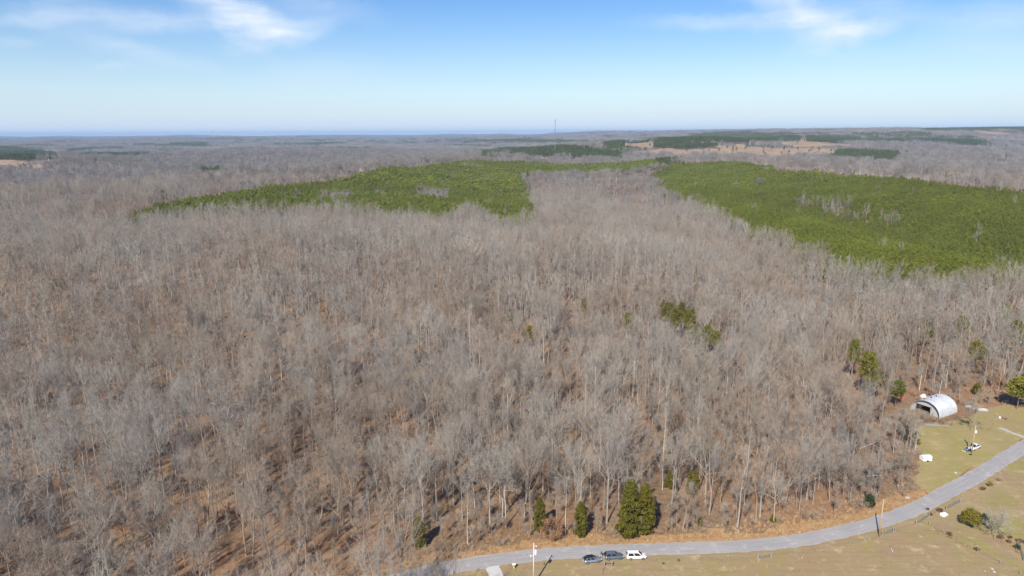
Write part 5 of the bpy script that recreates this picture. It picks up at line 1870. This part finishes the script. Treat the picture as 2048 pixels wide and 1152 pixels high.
# ------------------------------------------------------------------ person between the first two cars
def person(label, loc, rz):
    me = bpy.data.meshes.new('body')
    J = {'pel': (0, 0, .95), 'sp': (0, .01, 1.18), 'ch': (0, .02, 1.40), 'nk': (0, .02, 1.53), 'hd': (0, .05, 1.66), 'tp': (0, .05, 1.76),
         'hl': (.10, 0, .90), 'kl': (.11, .05, .50), 'al': (.12, -.02, .09), 'tl': (.13, .14, .04), 'hr': (-.10, 0, .90), 'kr': (-.11, .0, .50), 'ar': (-.12, -.05, .09), 'tr': (-.13, .10, .04),
         'sl': (.19, .01, 1.43), 'el': (.25, .02, 1.15), 'wl': (.22, .18, .96), 'fl': (.20, .25, .91), 'sr': (-.19, .01, 1.43), 'er': (-.26, .0, 1.16), 'wr': (-.25, .12, .94), 'fr': (-.24, .17, .87)}
    rad_ = {'pel': (.16, .12), 'sp': (.145, .11), 'ch': (.17, .12), 'nk': (.06, .06), 'hd': (.085, .10), 'tp': (.06, .07), 'hl': .095, 'kl': .062, 'al': .045, 'tl': .04, 'hr': .095, 'kr': .062, 'ar': .045, 'tr': .04,
            'sl': .065, 'el': .048, 'wl': .032, 'fl': .028, 'sr': .065, 'er': .048, 'wr': .032, 'fr': .028}
    names = list(J)
    ed = [('pel', 'sp'), ('sp', 'ch'), ('ch', 'nk'), ('nk', 'hd'), ('hd', 'tp'), ('pel', 'hl'), ('hl', 'kl'), ('kl', 'al'), ('al', 'tl'), ('pel', 'hr'), ('hr', 'kr'), ('kr', 'ar'), ('ar', 'tr'),
          ('ch', 'sl'), ('sl', 'el'), ('el', 'wl'), ('wl', 'fl'), ('ch', 'sr'), ('sr', 'er'), ('er', 'wr'), ('wr', 'fr')]
    me.from_pydata([J[n_] for n_ in names], [(names.index(a_), names.index(b_)) for a_, b_ in ed], [])
    tmp = bpy.data.objects.new('body', me)
    COL.objects.link(tmp)
    tmp.modifiers.new('skin', 'SKIN')
    ss = tmp.modifiers.new('smooth', 'SUBSURF')
    ss.levels = ss.render_levels = 1
    for n_, sv in zip(names, me.skin_vertices[0].data):
        r_ = rad_[n_]
        sv.radius = r_ if isinstance(r_, tuple) else (r_, r_)
        sv.use_root = n_ == 'pel'
    bpy.context.view_layer.update()
    dg_ = bpy.context.evaluated_depsgraph_get()
    final = bpy.data.meshes.new_from_object(tmp.evaluated_get(dg_))
    bpy.data.objects.remove(tmp)
    final.materials.clear()
    for m_ in (plain('dark jacket', (.03, .03, .035), .9), plain('khaki trousers', (.45, .36, .26), .9), plain('skin', (.45, .28, .2), .6), plain('dark shoe', (.04, .03, .03), .7)):
        final.materials.append(m_)
    for p in final.polygons:
        c_ = p.center
        p.material_index = 3 if c_.z < .08 else 1 if c_.z < .93 and abs(c_.x) < .19 else 2 if (c_.z > 1.52 or (c_.z < .95 and abs(c_.x) > .19)) else 0
        p.use_smooth = True
    e = thing('person', label, 'person', loc, rz)
    final.name = 'body'
    link('body', final, e)
    bm = bmesh.new()
    bmesh.ops.create_uvsphere(bm, u_segments=14, v_segments=9, radius=.115)
    bmesh.ops.delete(bm, geom=[v for v in bm.verts if v.co.z < -.02 and v.co.y > -.03], context='VERTS')
    hm = bpy.data.meshes.new('hair')
    bm.to_mesh(hm)
    bm.free()
    hm.materials.append(plain('dark hair', (.03, .022, .016), .7))
    h_ = link('hair', hm, e)
    h_.location = (0, .035, 1.69)
    return e


person('person in dark jacket and khaki trousers standing between the first two cars', at(1203, 1115), 2.4)

# ------------------------------------------------------------------ far masts
STEEL = plain('galvanised tower steel', (.30, .31, .33), .5, .4)


def mast(label, px, top_py, rng, base_w, group):
    d = px_dir(px, top_py)
    k0 = rng / math.hypot(d[0], d[1])
    x_, y_ = d[0] * k0, d[1] * k0
    zt_ = CAM_H + d[2] * k0
    zb_ = float(ground_z(x_, y_))
    h = zt_ - zb_
    e = thing('radio_mast', label, 'tower', (x_, y_, zb_), .3, group)
    n_ = max(8, int(h / 4))
    for i in range(3):
        a_ = 2.094 * i
        k_ = MB()
        k_.tube([(math.cos(a_) * base_w, math.sin(a_) * base_w, -1), (math.cos(a_) * base_w * .55, math.sin(a_) * base_w * .55, h)], [.30, .26], 5, 0, True)
        k_.build('leg', STEEL, e)
    k_ = MB()
    for j in range(n_):
        z0, z1 = h * j / n_, h * (j + 1) / n_
        for i in range(3):
            r0_, r1_ = base_w * (1 - .45 * j / n_), base_w * (1 - .45 * (j + 1) / n_)
            a0, a1 = 2.094 * i, 2.094 * (i + 1)
            k_.tube([(math.cos(a0) * r0_, math.sin(a0) * r0_, z0), (math.cos(a1) * r1_, math.sin(a1) * r1_, z1)], [.08, .08], 3)
            k_.tube([(math.cos(a0) * r1_, math.sin(a0) * r1_, z1), (math.cos(a1) * r1_, math.sin(a1) * r1_, z1)], [.07, .07], 3)
    k_.build('lattice', STEEL, e)
    for z_ in (h - 2, h - 12):
        k_ = MB()
        for i in range(9):
            a_ = 6.283 * i / 9
            k_.box((math.cos(a_) * 2.0, math.sin(a_) * 2.0, z_), (.35, .35, 2.6), a_)
        k_.cyl((0, 0, z_), 1.9, .2, 'Z', 12)
        k_.build('antenna_array', STEEL, e)
    k_ = MB(); k_.tube([(0, 0, h), (0, 0, h + 4)], [.12, .05], 5, 0, True); k_.build('top_spike', STEEL, e)
    return e


mast('tall lattice radio mast breaking the horizon right of centre', 1110.5, 239, 2300, 1.1, 'radio masts on the skyline')
mast('tiny far radio mast on the left skyline', 424, 262, 6000, 1.5, 'radio masts on the skyline')

# ------------------------------------------------------------------ the air
HZ = NT('pale air')
HZ.t.nodes.remove(HZ.p)
pv = HZ.n('ShaderNodeVolumePrincipled')
pv.inputs['Color'].default_value = (.47, .69, .98, 1)
pv.inputs['Density'].default_value = 5.6e-5
pv.inputs['Anisotropy'].default_value = 0.0
HZ.link(pv.outputs[0], HZ.t.nodes['Material Output'].inputs['Volume'])
hx = bpy.data.meshes.new('haze')
E = 21600
zlo, zhi = -26.0, 165.0
v8 = [(x_ + 60, y_ + 190, z_) for x_ in (-E, E) for y_ in (-E, E) for z_ in (zlo, zhi)]
hx.from_pydata(v8, [], [(0, 1, 3, 2), (4, 6, 7, 5), (0, 4, 5, 1), (2, 3, 7, 6), (0, 2, 6, 4), (1, 5, 7, 3)])
hx.materials.append(HZ.m)
tag(link('haze', hx), 'thin blue winter haze over the far hills', None, None, 'stuff')
gz = ground_z(*np.meshgrid(np.linspace(-21000, 21000, 300), np.linspace(-21000, 21000, 300)))
print('ground z', gz.min(), gz.max())
